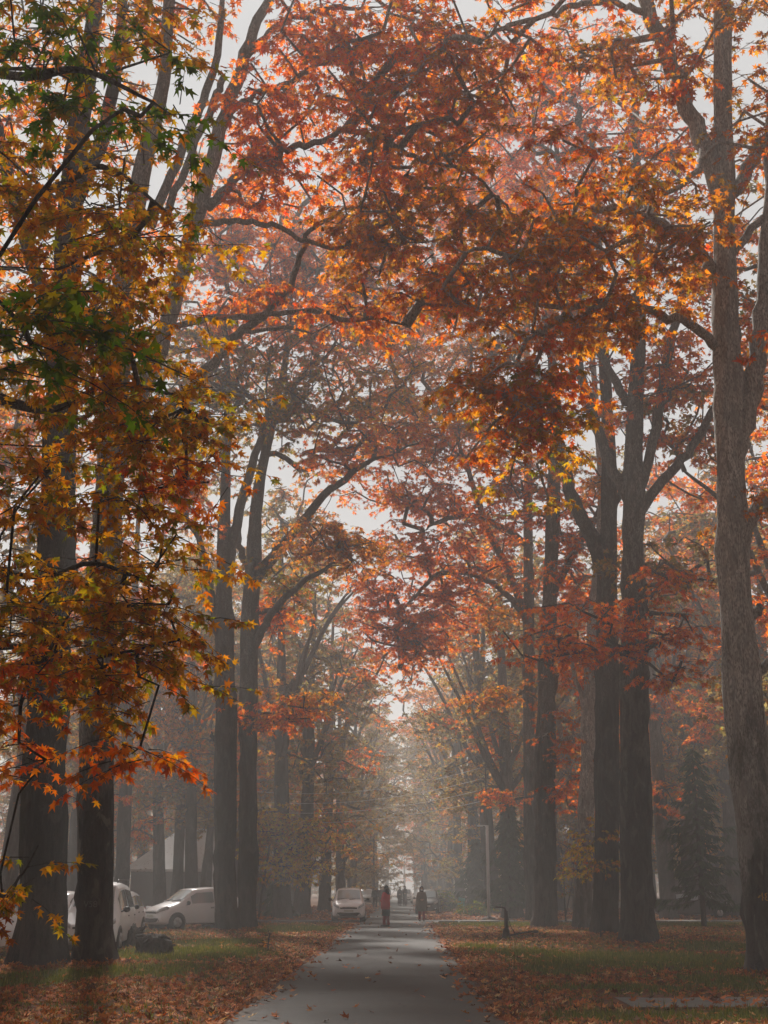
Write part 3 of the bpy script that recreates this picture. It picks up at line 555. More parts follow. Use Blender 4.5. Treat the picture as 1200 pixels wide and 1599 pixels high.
# ---- generic avenue trees for the rows further down and behind (prototypes, then copies)
def generic(seed, H=24, mat=BMd, pal=('orange', 'red', 'brown'), leaf=.24, nblob=14, low=7, per=9, spreadR=6.4):
    r = np.random.default_rng(seed); e = empty('plane_tree', (0, 0, 0)); m = MB()
    lean = r.normal(0, .35, 2); fork = H * r.uniform(.32, .42); rad0 = r.uniform(.42, .55)
    tp = smooth_line([(0, 0, -.2, rad0 * 1.2), (0, 0, 1.2, rad0), (lean[0] * .3, lean[1] * .3, fork * .5, rad0 * .85), (lean[0] * .7, lean[1] * .7, fork, rad0 * .72), (lean[0], lean[1], H * .6, rad0 * .45), (lean[0] * 1.5, lean[1] * 1.5, H * .9, .08)], 8)
    m.tube(tp[:, :3], tp[:, 3], 14, rough=.2, flare=.2, seed=seed); L = [(tp[tp[:, 2] > 4][:, :3], None)]
    for k in range(6):
        a = k * 2.4 + r.uniform(0, .8); h0 = fork * r.uniform(.85, 1.25); out = r.uniform(.5, 1) * spreadR * .8
        st = np.array([np.interp(h0, tp[:, 2], tp[:, i]) for i in range(2)])
        pts = smooth_line([(*st, h0, rad0 * .38), (st[0] + math.cos(a) * out * .3, st[1] + math.sin(a) * out * .3, h0 + 2, rad0 * .3), (st[0] + math.cos(a) * out * .6, st[1] + math.sin(a) * out * .6, h0 + 4.8, rad0 * .22), (st[0] + math.cos(a) * out, st[1] + math.sin(a) * out, h0 + r.uniform(6, 9), .05)], 5)
        m.tube(pts[:, :3], pts[:, 3], 8, rough=.15, seed=seed + k); L.append((pts[:, :3], None))
    bl = []
    for k in range(nblob):
        a = k * 2.4 + r.uniform(0, 1); z = low + (H - low) * ((k + .5) / nblob) + r.normal(0, .6); rr = spreadR * math.sin(math.pi * min(.96, max(.16, (z - low + 4) / (H - low + 5)))) * r.uniform(.35, .8)
        bl.append(((math.cos(a) * rr, math.sin(a) * rr, z), (r.uniform(1.8, 2.8), r.uniform(1.8, 2.8), r.uniform(1, 1.8)), per, pal[k % len(pal)]))
    bm, lm = grow(L, bl, r, leaf, LEAF7, twigs=False, dens=2.3)
    m.merge(bm); m.build('trunk', mat, e); lm.build('crown', M['leaf'], e)
    return e
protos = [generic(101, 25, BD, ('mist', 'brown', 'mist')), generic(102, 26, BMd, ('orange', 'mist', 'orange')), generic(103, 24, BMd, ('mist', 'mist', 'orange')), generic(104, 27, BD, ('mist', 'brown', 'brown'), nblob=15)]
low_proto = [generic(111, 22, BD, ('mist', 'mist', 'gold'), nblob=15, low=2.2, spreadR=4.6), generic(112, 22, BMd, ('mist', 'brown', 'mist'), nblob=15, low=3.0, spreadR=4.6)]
# (photo x of trunk, distance, prototype, label)
spots = []
def spot(px, D, k, label, s=1.0, group='plane trees further down the avenue'): spots.append((px, D, k, label, s, group))
spot(441, 74, 0, 'hazy plane tree rising behind the yellow sapling, left of the road')
spot(474, 84, 4, 'hazy plane tree behind the white hatchback, second in its left row beyond the cross road')
spot(508, 97, 1, 'hazy plane tree in the left row, third beyond the cross road')
spot(532, 112, 5, 'hazy plane tree in the left row, fourth beyond the cross road')
spot(549, 128, 4, 'faint plane tree in the left row, fifth beyond the cross road')
spot(563, 146, 2, 'faint plane tree in the left row, sixth beyond the cross road')
spot(575, 166, 5, 'faint plane tree in the left row, seventh beyond the cross road')
spot(583, 190, 0, 'very faint plane tree near the far end of the left row')
spot(798, 76, 2, 'hazy olive crowned plane tree just right of the lamp pole, beyond the cross road')
spot(768, 87, 0, 'hazy plane tree directly behind the lamp pole')
spot(741, 100, 4, 'hazy plane tree in the right row behind the turquoise sign')
spot(718, 114, 3, 'hazy plane tree in the right row, fourth beyond the cross road')
spot(702, 130, 5, 'faint plane tree in the right row above the dark parked car')
spot(690, 148, 1, 'faint plane tree in the right row, sixth beyond the cross road')
spot(679, 168, 4, 'faint plane tree in the right row, seventh beyond the cross road')
spot(672, 192, 2, 'very faint plane tree near the far end of the right row')
spot(585, 160, 4, 'slight misty tree overhanging the left road edge behind the thin pole')
spot(664, 165, 5, 'slight misty tree overhanging the right road edge past the dark car')
spot(604, 262, 0, 'palest misty tree closing the far end of the avenue, left of the gap', .8)
spot(650, 270, 2, 'palest misty tree closing the far end of the avenue, right of the gap', .8)
spot(632, 300, 1, 'palest misty tree standing in the middle of the far avenue gap', .55)
bgp = 'plane trees in the park behind the rows'
spot(250, 82, 1, 'slim hazy trunk in front of the tin roofed house, leftmost of four', .9, bgp)
spot(277, 84, 3, 'slim hazy trunk in front of the tin roofed house, second of four', .9, bgp)
spot(300, 80, 0, 'slim hazy trunk in front of the tin roofed house, third of four', .85, bgp)
spot(322, 86, 2, 'slim hazy trunk in front of the tin roofed house, fourth of four', .85, bgp)
spot(190, 72, 3, 'hazy plane tree left of the tin roofed house', 1, bgp)
spot(10, 60, 1, 'hazy plane tree in the park at the far left edge', 1, bgp)
spot(110, 88, 0, 'hazy plane tree seen between the two dark trunks at left', 1, bgp)
spot(1042, 74, 1, 'hazy plane tree in the park just right of the forked tree', 1, bgp)
spot(1076, 82, 3, 'hazy plane tree in the park behind the conifer, left of a pair', 1, bgp)
spot(1094, 86, 0, 'hazy plane tree in the park behind the conifer, right of a pair', 1, bgp)
spot(1150, 78, 2, 'hazy plane tree in the park left of the trunk numbered 480', 1, bgp)
spot(1200, 66, 1, 'hazy plane tree in the park behind the trunk numbered 480', 1, bgp)
spot(872, 96, 5, 'hazy orange tree seen between the trunks right of the lamp pole', 1, bgp)
spot(925, 118, 3, 'hazy tree behind the slim pale trunk on the right', 1, bgp)
spot(985, 104, 1, 'hazy tree mostly hidden behind the forked tree', 1, bgp)
spot(1275, 46, 1, 'orange boughs reaching in from the right edge behind trunk 480', 1, bgp)
spot(1300, 60, 3, 'tree outside the right edge, its lower misty boughs behind the trunk numbered 480', 1.05, bgp)
spot(1010, 92, 4, 'low crowned misty tree behind the forked tree', 1, bgp)
spot(1120, 98, 5, 'low crowned misty tree behind the tall conifer', 1, bgp)
spot(1180, 88, 4, 'low crowned misty tree behind the saloon', 1, bgp)
spot(820, 108, 4, 'low crowned misty tree behind the leaning trunk', 1, bgp)
spot(-70, 52, 2, 'tree outside the left edge whose boughs fill behind the two dark trunks', 1.05, bgp)
spot(60, 96, 4, 'low crowned misty tree behind the dark thick trunk', 1, bgp)
spot(160, 100, 5, 'low crowned misty tree left of the tin roofed house', 1, bgp)
spot(355, 118, 4, 'low crowned misty tree behind the pair of left trunks', 1, bgp)
spot(410, 104, 5, 'low crowned misty tree behind the yellow sapling', 1, bgp)
ORD = 'first second third fourth fifth sixth seventh eighth ninth tenth eleventh twelfth'.split()
rr_ = np.random.default_rng(5)
for k, (x, y) in enumerate([(-28, 116), (-38, 132), (-18, 128), (-52, 120), (-22, 150), (-33, 168), (-14, 172), (-60, 150), (17, 138), (27, 150), (40, 128), (52, 118), (23, 172), (36, 180), (58, 150), (-46, 96), (46, 92), (14, 200), (-20, 205), (34, 215), (-40, 200)]):
    sd_k = 'left' if x < 0 else 'right'; cnt_k = sum(1 for z in spots if z[5] == 'far misty trees at the ' + sd_k)
    spots.append((None, y, k % 4, ORD[cnt_k] + ' of the faded trees far back in the mist at the ' + sd_k, 1 + .08 * math.sin(k), 'far misty trees at the %s' % ('left' if x < 0 else 'right'), x))
for (x, y, k, side) in ((8.5, 9, 1, 'right'), (7.6, -3, 3, 'right'), (-7.8, 2, 0, 'left'), (-7.4, -11, 1, 'left'), (7.8, -17, 0, 'right'), (16.5, 14, 2, 'right'), (15.5, 27, 1, 'right'), (-16.5, 9, 3, 'left'), (-15.5, 24, 2, 'left'), (-17, 38, 0, 'left'), (16.8, 0, 0, 'right')):  # unseen trees continuing the avenue, added so their canopy shades the near haze
    cnt_k = sum(1 for z in spots if z[5] == 'trees outside the frame' and z[3].endswith(side))
    spots.append((None, y, k, ORD[cnt_k] + ' tree standing just outside the frame on the ' + side, 1, 'trees outside the frame', x))
allp = protos + low_proto; used = set()
fill = [(35, 112, 5), (85, 124, 0), (128, 108, 4), (170, 132, 2), (222, 118, 5), (262, 140, 3), (298, 112, 4), (336, 134, 1), (372, 96, 0), (398, 142, 5), (428, 120, 2), (846, 122, 5), (884, 134, 0), (905, 104, 4), (948, 96, 2), (972, 128, 5), (1016, 116, 3), (1058, 104, 4), (1100, 126, 0), (1136, 110, 5), (1172, 100, 1), (1205, 120, 4)]
nl_ = nr_ = 0
for (px, D, k) in fill:
    sd_k = 'left' if px < 600 else 'right'; i_ = nl_ if px < 600 else nr_
    spots.append((px, D, k, ORD[i_] + ' from the left of the misty background trees on the ' + sd_k + ' side of the park', 1.12, 'misty background trees on the ' + sd_k))
    if px < 600: nl_ += 1
    else: nr_ += 1
for q, sp in enumerate(spots):
    px, D, k, label, s, grp = sp[:6]; src = allp[k]
    o = src if k not in used else copy_tree(src); used.add(k)
    x = sp[6] if px is None else P(px, 1387, D).x
    o.location = (x, D, 0); o.rotation_euler = (0, 0, q * 1.9); o.scale = (s, s, s * (1 + .06 * math.sin(q * 2.3))); tag(o, label, 'tree', grp)

# far wood closing the park on both sides (reads as one mass)
def wood(x0, x1, y0, y1, n, seed):
    r = np.random.default_rng(seed); lm = MB(); k = n; x = r.uniform(x0, x1, k); y = r.uniform(y0, y1, k)
    top = np.array([23 + 6 * noise.noise(Vector((a * .08, b * .08, seed))) + 5 * noise.noise(Vector((a * .3, b * .3, 3))) for a, b in zip(x, y)])
    z = top * r.uniform(.03, 1, k)
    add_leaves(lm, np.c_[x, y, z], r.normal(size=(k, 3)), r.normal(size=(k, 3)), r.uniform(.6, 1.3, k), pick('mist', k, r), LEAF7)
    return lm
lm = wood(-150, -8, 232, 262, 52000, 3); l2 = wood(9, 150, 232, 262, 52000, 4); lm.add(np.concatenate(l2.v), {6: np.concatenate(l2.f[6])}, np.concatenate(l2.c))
tag(lm.build('far_wood', M['leaf']), 'faded brown wood closing the misty park far behind the rows', 'wood', kind='stuff')

# ================================================================== GROUND COVER
def near_grass(x, y):
    v = 0
    for (cx, cy_, rx, ry) in GR:
        q = ((x - cx) / rx) ** 2 + ((y - cy_) / ry) ** 2; v = np.maximum(v, np.clip(1.6 - q, 0, 1))
    return v
rg = np.random.default_rng(3)
def nz(x, y, s, o=0): return np.array([noise.noise(Vector((a * s, b * s, o))) for a, b in zip(x, y)])
def zg(x, y):
    d = np.clip((np.abs(x + .5) - 1.9) / 2.0, 0, 1) * (~((y > 62.5) & (y < 71.5)))
    return d * (.05 * nz(x * .35, y * .35, 1) + .03)
def litter(n, x0, x1, y0, y1, T, size, mb, keep_noise=True):
    x = rg.uniform(x0, x1, n); y = rg.uniform(y0, y1, n)
    d = np.maximum(-2.25 - x, x - 1.25) + .35 * nz(x, y, .9, 2); g = near_grass(x, y); q = nz(x, y, .45, 7) + .5 * nz(x, y, 1.7, 8)
    p = np.where(d > 0, np.clip(.46 + .55 * np.exp(-(d / 1.6) ** 2) + q * .9, .04, 1) * (1 - .93 * g * (d > .5)), np.where(d > -.5, (.3 * np.exp(d * 6) + .012), .006))
    p = np.where((y > 64.1) & (y < 70.3), p * .06, p)
    p = np.where((x > 3.2) & (y > PY0 + .05) & (y < PY1 - .05), p * np.clip(.9 - .25 * (x - 3.2), .16, 1), p)
    k = rg.uniform(size=n) < p; x, y, d = x[k], y[k], d[k]; m_ = len(x)
    z = zg(x, y) + rg.uniform(.012, .05, m_) + np.where(d < 0, .03, 0) + np.where((y > 64) & (y < 70.3), .045, 0) + np.where((x > 3.2) & (y > PY0) & (y < PY1), .06, 0)
    th = rg.uniform(0, 6.28, m_); ax = np.c_[np.cos(th), np.sin(th), rg.normal(0, .25, m_)]; nr = np.c_[rg.normal(0, .42, (m_, 2)), np.ones(m_)]
    add_leaves(mb, np.c_[x, y, z], ax, nr, size * rg.uniform(.6, 1.3, m_), pick('litter', m_, rg), T)
lb = MB()
LC = LEAF.copy(); LC[:, 2] = .35 * np.abs(LC[:, 1]) + .22 * LC[:, 0] ** 2 - .1
L7 = LEAF7.copy(); L7[:, 2] = .4 * np.abs(L7[:, 1]) + .2 * L7[:, 0] ** 2 - .1
litter(56000, -9.5, 9.5, 12.5, 30, LC, .12, lb); litter(80000, -17, 17, 30, 64, L7, .14, lb); litter(60000, -32, 32, 64, 130, L7, .22, lb)
for (e_, tr_) in TREES.values():
    m_ = 900; th = rg.uniform(0, 6.28, m_); rr2 = .5 + np.abs(rg.normal(0, .4, m_)); x = e_.location.x + rr2 * np.cos(th); y = e_.location.y + rr2 * np.sin(th); z = .03 + .13 * np.exp(-((rr2 - .5) / .3)) * rg.uniform(.2, 1, m_)
    a_ = rg.uniform(0, 6.28, m_); add_leaves(lb, np.c_[x, y, z], np.c_[np.cos(a_), np.sin(a_), rg.normal(0, .35, m_)], np.c_[rg.normal(0, .5, (m_, 2)), np.ones(m_)], .13 * rg.uniform(.6, 1.3, m_), pick('litter', m_, rg), L7)
tag(lb.build('fallen_leaves', M['litter']), 'brown and russet fallen leaves drifted over the verges and the road edge', 'fallen leaves', kind='stuff')
# grass
gb = MB(); n = 640000; x = rg.uniform(-16, 16, n); y = 12.5 + 52 * rg.uniform(0, 1, n) ** 1.2
d = np.maximum(-2.25 - x, x - 1.25) + .3 * nz(x, y, .9, 2); g = near_grass(x, y); k = (d > .15) & (rg.uniform(size=n) < (.2 + .8 * g)) & ~((x > 3.1) & (y > PY0 - .03) & (y < PY1 + .03)); x, y = x[k], y[k]; n = len(x)
h = rg.uniform(.04, .13, n) * np.where(rg.uniform(size=n) < .03, 1.9, 1); th = rg.uniform(0, 6.28, n); wd = .006 + .00022 * y
b0 = np.c_[x, y, zg(x, y) - .01]; sx = np.c_[np.cos(th), np.sin(th), np.zeros(n)] * wd[:, None]; tip = b0 + np.c_[rg.normal(0, .03, (n, 2)), h]
cg = np.array([(.1, .11, .018), (.14, .145, .026), (.2, .17, .04), (.06, .075, .014), (.3, .2, .08)])[rg.choice(5, n, p=[.35, .3, .12, .17, .06])] * rg.uniform(.8, 1.2, (n, 1))
gb.add(np.stack([b0 - sx, b0 + sx, tip], 1).reshape(-1, 3), {3: np.arange(n * 3).reshape(n, 3)}, np.repeat(cg, 3, 0))
tag(gb.build('grass', M['grass']), 'short green grass showing through the fallen leaves on both verges', 'grass', kind='stuff')

# ================================================================== BUILDINGS
def corr_mat(name, col, dirt):
    m = bpy.data.materials.new(name); t = nodes(m); v = mapped(t); n = noise_tex(t, .9, 6, .7, v); n2 = noise_tex(t, 5, 5, .7, v)
    c = mix(t, tuple(a * .75 for a in col), col, n); c = mix(t, c, dirt, ramp(t, n2, [(.6, (0,)*3), (.68, (.9,)*3)])); finish(t, c, .5, metal=.2, spec=.4); return m
M['tin'] = corr_mat('tin_roof_sheet', (.8, .8, .82), (.13, .07, .05)); M['grey_wall'] = plain('grey_render', (.13, .13, .135), .9, scale=2); M['cream'] = plain('cream_render', (.5, .47, .42), .9, scale=2)
M['teal'] = plain('teal_board', (.05, .12, .12), .7); M['dark_timber'] = plain('dark_timber', (.05, .04, .032), .8); M['glass'] = plain('dark_glass', (.03, .035, .04), .12, spec=.6, var=.05)
def sheet(mb, a, b, c_, d_, n=110, amp=.014):
    """corrugated sheet: a-b along the eave, d-c along the ridge; ribs run up the slope"""
    a, b, c_, d_ = map(np.array, (a, b, c_, d_)); nr = np.cross(b - a, d_ - a); nr = nr / np.linalg.norm(nr); V = []
    for i in range(n + 1):
        u = i / n; o = nr * amp * (i % 2); V += [a + (b - a) * u + o, d_ + (c_ - d_) * u + o]
    k = np.arange(n) * 2; mb.add(V, {4: np.stack([k, k + 2, k + 3, k + 1], 1)})
def house(name, label, x0, x1, y0, y1, eave, ridge, wall, hip=2.6, open_=(), group=None):
    e = empty(name, ((x0 + x1) / 2, (y0 + y1) / 2, 0), 0, label, 'house', group); hw, hd = (x1 - x0) / 2, (y1 - y0) / 2
    w_ = MB(); th = .25
    w_.box((0, -hd + th / 2, eave / 2), (2 * hw, th, eave)); w_.box((0, hd - th / 2, eave / 2), (2 * hw, th, eave)); w_.box((-hw + th / 2, 0, eave / 2), (th, 2 * hd - 2 * th, eave)); w_.box((hw - th / 2, 0, eave / 2), (th, 2 * hd - 2 * th, eave))
    w_.build('wall', wall, e, smooth=False); r_ = MB(); o = .5; X, Y, z0, z1 = hw + o, hd + o, eave - .05, ridge
    A, B, C_, D_ = (-X, -Y, z0), (X, -Y, z0), (X, Y, z0), (-X, Y, z0); E, F_ = (-X + hip, 0, z1), (X - hip, 0, z1)
    sheet(r_, A, B, F_, E); sheet(r_, C_, D_, E, F_); sheet(r_, B, C_, F_, F_, 36); sheet(r_, D_, A, E, E, 36)
    rf = r_.build('roof', M['tin'], e, smooth=False); q = MB(); q.tube([(-X + hip, 0, z1 + .05), (X - hip, 0, z1 + .05)], .09, 8); q.build('ridge_cap', M['tin'], rf)
    g_ = MB(); g_.box((0, -Y + .06, z0 - .08), (2 * X, .06, .2)); g_.build('fascia', M['tin'], rf, smooth=False)
    for (u, z, ww, hh) in open_:
        f = MB(); f.box((u - ww / 2, -hd - .02, z), (.08, .07, hh)); f.box((u + ww / 2, -hd - .02, z), (.08, .07, hh)); f.box((u, -hd - .02, z + hh / 2 + .04), (ww + .08, .07, .08)); f.box((u, -hd - .02, z - hh / 2 - .04), (ww + .08, .07, .08)); fo = f.build('window', M['dark_timber'], e, smooth=False)
        p_ = MB(); p_.box((u, -hd - .01, z), (ww - .08, .03, hh)); p_.build('pane', M['glass'], fo, smooth=False)
    return e
xa = P(193, 1400, 104).x
house('house', 'low grey walled house with white corrugated tin roof behind the slim trunks at left', xa + .5, xa + 13, 104, 112, 3.1, 6.2, M['grey_wall'], 3.4)
xb = P(862, 1400, 112).x
house('house', 'pale low house with bright tin roof between the trunks right of the lamp pole', xb - 1, xb + 8, 112, 119, 3.4, 4.7, M['cream'], 2.2, [(1.2, 1.7, 1.0, 1.2), (3.2, 1.7, 1.0, 1.2), (-1.6, 1.7, .9, 1.2)])
house('house', 'taller pale house whose roof shows above the lower tin roofed one at right', xb - 3, xb + 9, 123, 131, 5.6, 7.4, M['cream'], 2.8, [(0, 4.6, 1.1, 1.0), (3, 4.6, 1.1, 1.0), (-3, 4.6, 1.1, 1.0)])
xc = P(92, 1400, 92).x
house('shed', 'small dark teal shed glimpsed between the two dark left hand trunks', xc, xc + 3.2, 92, 95, 2.0, 2.7, M['teal'], .8)

# ================================================================== CARS
M['white_paint'] = plain('white_car_paint', (.86, .86, .87), .32, spec=.5, var=.04, Coat_Weight=.5); M['dark_paint'] = plain('dark_car_paint', (.02, .023, .026), .3, spec=.5, var=.05, Coat_Weight=.5)
M['silver_paint'] = plain('silver_car_paint', (.35, .36, .37), .3, metal=.3, spec=.5, var=.05)
M['rubber'] = plain('tyre_rubber', (.02, .02, .02), .85); M['plastic'] = plain('black_plastic', (.02, .02, .021), .5); M['alloy'] = plain('wheel_alloy', (.45, .45, .46), .35, metal=.7)
M['lamp_glass'] = plain('headlamp_glass', (.55, .57, .6), .1, spec=.8, var=.1); M['plate'] = plain('number_plate', (.6, .6, .55), .5); M['chrome'] = plain('chrome', (.6, .6, .62), .15, metal=.9)
def windscreen_mat():
    m = bpy.data.materials.new('car_glass'); t = nodes(m); finish(t, (.3, .36, .38), .08, spec=1.0, Coat_Weight=1.0); return m  # pale blue-grey base colour stands in for bright sky reflected in the glass
M['car_glass'] = windscreen_mat()
def car(label, loc, rz, kind='hatch', paint='white_paint', group='cars parked under the trees'):
    """front points to local -Y"""
    e = empty('parked_car', loc, rz, label, 'car', group)
    if kind == 'hatch': Lc, W, H, cowl, rf0, rf1, hood, belt = 3.5, 1.54, 1.5, -.95, -.3, 1.25, .93, .92
    elif kind == 'wagon': Lc, W, H, cowl, rf0, rf1, hood, belt = 3.6, 1.6, 1.5, -.95, -.28, 1.45, .95, .9
    elif kind == 'van': Lc, W, H, cowl, rf0, rf1, hood, belt = 3.6, 1.5, 1.75, -1.1, -.65, 1.6, 1.08, 1.0
    else: Lc, W, H, cowl, rf0, rf1, hood, belt = 4.2, 1.7, 1.44, -.85, -.05, .95, .92, .92
    h, hw = Lc / 2, W / 2; back = belt + .12 if kind == 'sedan' else None
    # stations: y, half width, z bottom, z belt, z top, half width top
    st = [(-h, .62 * hw, .34, .5, .56, .5 * hw), (-h + .05, .86 * hw, .26, .58, .68, .66 * hw), (-h + .25, .97 * hw, .2, .68, .8, .74 * hw), (-h + .6, hw, .2, .8, hood - .05, .76 * hw), (cowl, hw, .2, belt - .04, hood + .03, .78 * hw), (rf0, hw, .2, belt, H - .06, .72 * hw), ((rf0 + rf1) / 2, hw, .2, belt + .02, H, .7 * hw), (rf1, .99 * hw, .2, belt + .04, H - .07, .68 * hw)]
    if kind == 'sedan': st += [(1.55, .97 * hw, .22, belt + .03, belt + .12, .74 * hw), (h - .12, .92 * hw, .26, belt - .02, belt + .08, .72 * hw), (h, .8 * hw, .36, .7, .78, .6 * hw)]
    else: st += [(h - .1, .95 * hw, .24, belt, belt + .14, .74 * hw), (h, .88 * hw, .34, .7, .8, .7 * hw)]
    def ring(s):
        y, w0, zb, zt, zp, wt = s; mid = (zb + zt) / 2
        half = [(.8 * w0, zb), (.97 * w0, zb + .05), (w0, mid * .95), (w0 * .985, zt - .05), (w0 * .95, zt), (wt + (w0 * .95 - wt) * .12, zt + (zp - zt) * .82), (wt * .9, zp - .015 * (zp > zt + .2)), (wt * .5, zp + .018)]
        return [(x, y, z) for x, z in half] + [(0, y, zp + .025)] + [(-x, y, z) for x, z in half[::-1]]
    # subdivide stations smoothly
    A = np.array(st); S_ = []
    for i in range(len(A) - 1):
        for u in np.arange(3) / 3: S_.append(A[i] + (A[i + 1] - A[i]) * u)
    S_.append(A[-1]); b = MB(); b.loft([ring(s) for s in S_]); bo = b.build('body', M[paint], e)
    md = bo.modifiers.new('bevel', 'BEVEL'); md.width = .012; md.segments = 2; md.limit_method = 'ANGLE'; md.angle_limit = R(35)
    def on(y, f0, f1, name, x_in=.04, off=.006, parent=e, mat='car_glass', ybias=0):
        pass
    def sect(y):
        i = max(0, min(len(A) - 2, int(np.searchsorted(A[:, 0], y)) - 1)); u = (y - A[i, 0]) / (A[i + 1, 0] - A[i, 0]); return ring(A[i] + (A[i + 1] - A[i]) * u)
    def pane(name, ya, yb, k0, k1, ins=(.06, .94, .12, .88), parent=e, off=.012, mat='car_glass', n=4, side=None):
        """panel between ring points k0..k1 over ya..yb, inset, riding just proud of the body; k may cross the centre line"""
        g = MB(); V = []
        for i in range(n + 1):
            y = ya + (yb - ya) * (ins[0] + (ins[1] - ins[0]) * i / n); rg_ = np.array(sect(y)); seg = rg_[k0:k1 + 1]; dl = np.r_[0, np.cumsum(np.linalg.norm(np.diff(seg, axis=0), axis=1))]; dl /= dl[-1]
            for j in range(7):
                u = ins[2] + (ins[3] - ins[2]) * j / 6; V.append([np.interp(u, dl, seg[:, q]) for q in range(3)])
        V = np.array(V).reshape(n + 1, 7, 3); du = np.gradient(V, axis=0); dv = np.gradient(V, axis=1); nn = unit(np.cross(du, dv)); c0 = np.array([0, (ya + yb) / 2, .7]); sgn = np.sign((nn * (V - c0)).sum(2, keepdims=True)); V = V + nn * sgn * off
        i, j = np.meshgrid(np.arange(n), np.arange(6), indexing='ij'); i = i.ravel(); j = j.ravel(); g.add(V.reshape(-1, 3), {4: np.stack([i * 7 + j, i * 7 + j + 1, (i + 1) * 7 + j + 1, (i + 1) * 7 + j], 1)})
        return g.build(name, M[mat], parent)
    pane('windscreen', cowl, rf0, 6, 10, (.08, .92, .0, 1.0))
    pane('rear_window', rf1, st[8][0], 6, 10, (.1, .75, .02, .98))
    ym = (rf0 + rf1) / 2 - .1
    for k0, k1 in ((4, 5), (11, 12)):
        pane('side_window', rf0 - .28, ym, k0, k1, (.06, .97, .1, .92)); pane('side_window', ym, rf1 + .02, k0, k1, (.04, .9, .1, .92))
    for s in (-1, 1):
        # headlight swept back round the corner, tail light, mirror, door handle lines
        g = MB(); g.loft([[(s * (.58 * hw + .34 * hw * u), -h - .03 + .24 * u ** 1.6, .6 + .13 * u), (s * (.58 * hw + .34 * hw * u), -h - .0 + .24 * u ** 1.6, .7 + .15 * u), (s * (.6 * hw + .26 * hw * u), -h + .14 + .26 * u ** 1.6, .7 + .14 * u), (s * (.6 * hw + .26 * hw * u), -h + .14 + .26 * u ** 1.6, .58 + .13 * u)] for u in (0, .3, .6, 1.0)]); g.build('headlight', M['lamp_glass'], e)
        g = MB(); g.ball((s * .68 * hw, -h + .05, .36), (.06, .04, .06), 10, 6); g.build('fog_lamp', M['lamp_glass'], e)
        g = MB(); g.box((s * .84 * hw, h - .04, .82), (.12, .1, .26)); g.build('tail_light', plain('tail_lamp', (.3, .02, .02), .3) if 'tail' not in M else M['tail'], e, smooth=False)
        g = MB(); g.ball((s * (hw + .1), cowl + .22, belt + .06), (.1, .06, .075), 10, 6); g.tube([(s * hw * .93, cowl + .24, belt + .0), (s * (hw + .06), cowl + .22, belt + .04)], .022, 6); g.build('wing_mirror', M['plastic'], e)
        for yh in (ym - .12, rf1 - .25):
            g = MB(); g.box((s * (hw * .985 + .008), yh, belt - .12), (.02, .14, .03)); g.build('door_handle', M['plastic'], e, smooth=False)
    g = MB(); g.box((0, -h + .0, .615), (.5 * W, .06, .05)); g.build('grille', M['plastic'], e, smooth=False)
    g = MB(); g.loft([[(x, -h - .05 + .12 * (abs(x) / hw) ** 2, z0), (x, -h - .05 + .12 * (abs(x) / hw) ** 2, z1), (x, -h + .06 + .1 * (abs(x) / hw) ** 2, z1), (x, -h + .06 + .1 * (abs(x) / hw) ** 2, z0)] for x, z0, z1 in ((-.68 * hw, .39, .42), (-.5 * hw, .29, .43), (0, .27, .41), (.5 * hw, .29, .43), (.68 * hw, .39, .42))]); g.build('air_intake', M['plastic'], e, smooth=False)
    g = MB(); g.box((0, -h - .03, .5), (.44, .02, .1)); g.build('number_plate', M['plate'], e, smooth=False)
    g = MB(); g.box((0, -h - .0, .665), (.6, .075, .018)); g.build('chrome_strip', M['chrome'], e, smooth=False)
    for q in (-1, 1):
        g = MB(); g.tube([(q * .28 - .25, cowl - .0, hood + .065), (q * .28 + .26, cowl + .1, hood + .13)], .01, 5); g.build('wiper', M['plastic'], e)
    g = MB(); g.tube([(0, rf0 + .2, H + .0), (0, rf0 + .4, H + .16)], .008, 5); g.build('aerial', M['plastic'], e)
    wr = .285 if kind != 'van' else .3; ax = (-h + .68, h - .62)
    for y in ax:
        for s in (-1, 1):
            g = MB(); g.tube([(s * (hw - .25), y, wr), (s * (hw + .004), y, wr)], wr + .065, 24); g.build('wheel_arch', M['plastic'], e)
            g = MB(); g.tube([(s * (hw - .2), y, wr), (s * (hw - .17), y, wr), (s * (hw - .01), y, wr), (s * (hw + .012), y, wr)], [wr - .02, wr, wr, wr - .03], 24); wo = g.build('wheel', M['rubber'], e)
            g = MB(); g.tube([(s * (hw - .1), y, wr), (s * (hw + .022), y, wr)], [wr * .62, wr * .6], 20)
            for a in range(5):
                th = a * 2 * math.pi / 5; g.tube([(s * (hw + .02), y, wr), (s * (hw + .03), y + math.cos(th) * wr * .58, wr + math.sin(th) * wr * .58)], .022, 5)
            g.build('rim', M['alloy'], wo)
    if kind in ('van',):
        for s in (-1, 1):
            g = MB(); g.tube([(s * .52, rf0 + .1, H + .0), (s * .52, rf0 + .25, H + .07), (s * .52, rf1 - .3, H + .07), (s * .52, rf1 - .1, H - .02)], .018, 6); g.build('roof_rail', M['plastic'], e)
    return e
def GP(px, D): p = P(px, 1387, D); return (p.x, D, .03)
g_ = G(543, 1441); car('white hatchback facing the camera on the leafy left edge of the road', (g_.x, g_.y + 1.5, .03), R(2)).scale = (1.07,) * 3
car('white wagon parked askew behind the pair of left trunks, its bonnet toward the lawn', GP(303, 54.6), R(-50), 'wagon').scale = (1.08,) * 3
car('white boxy van mostly hidden behind the trunk chalked V58', GP(159, 36.5), R(3), 'van')
car('white car parked behind the boxy van, its windscreen above the dark heap', GP(183, 46.5), R(0), 'hatch')
car('white car glimpsed between the two thick dark trunks at left', GP(88, 41), R(-4), 'wagon')
car('white car cut off by the left edge of the frame', GP(-28, 33), R(0), 'hatch')
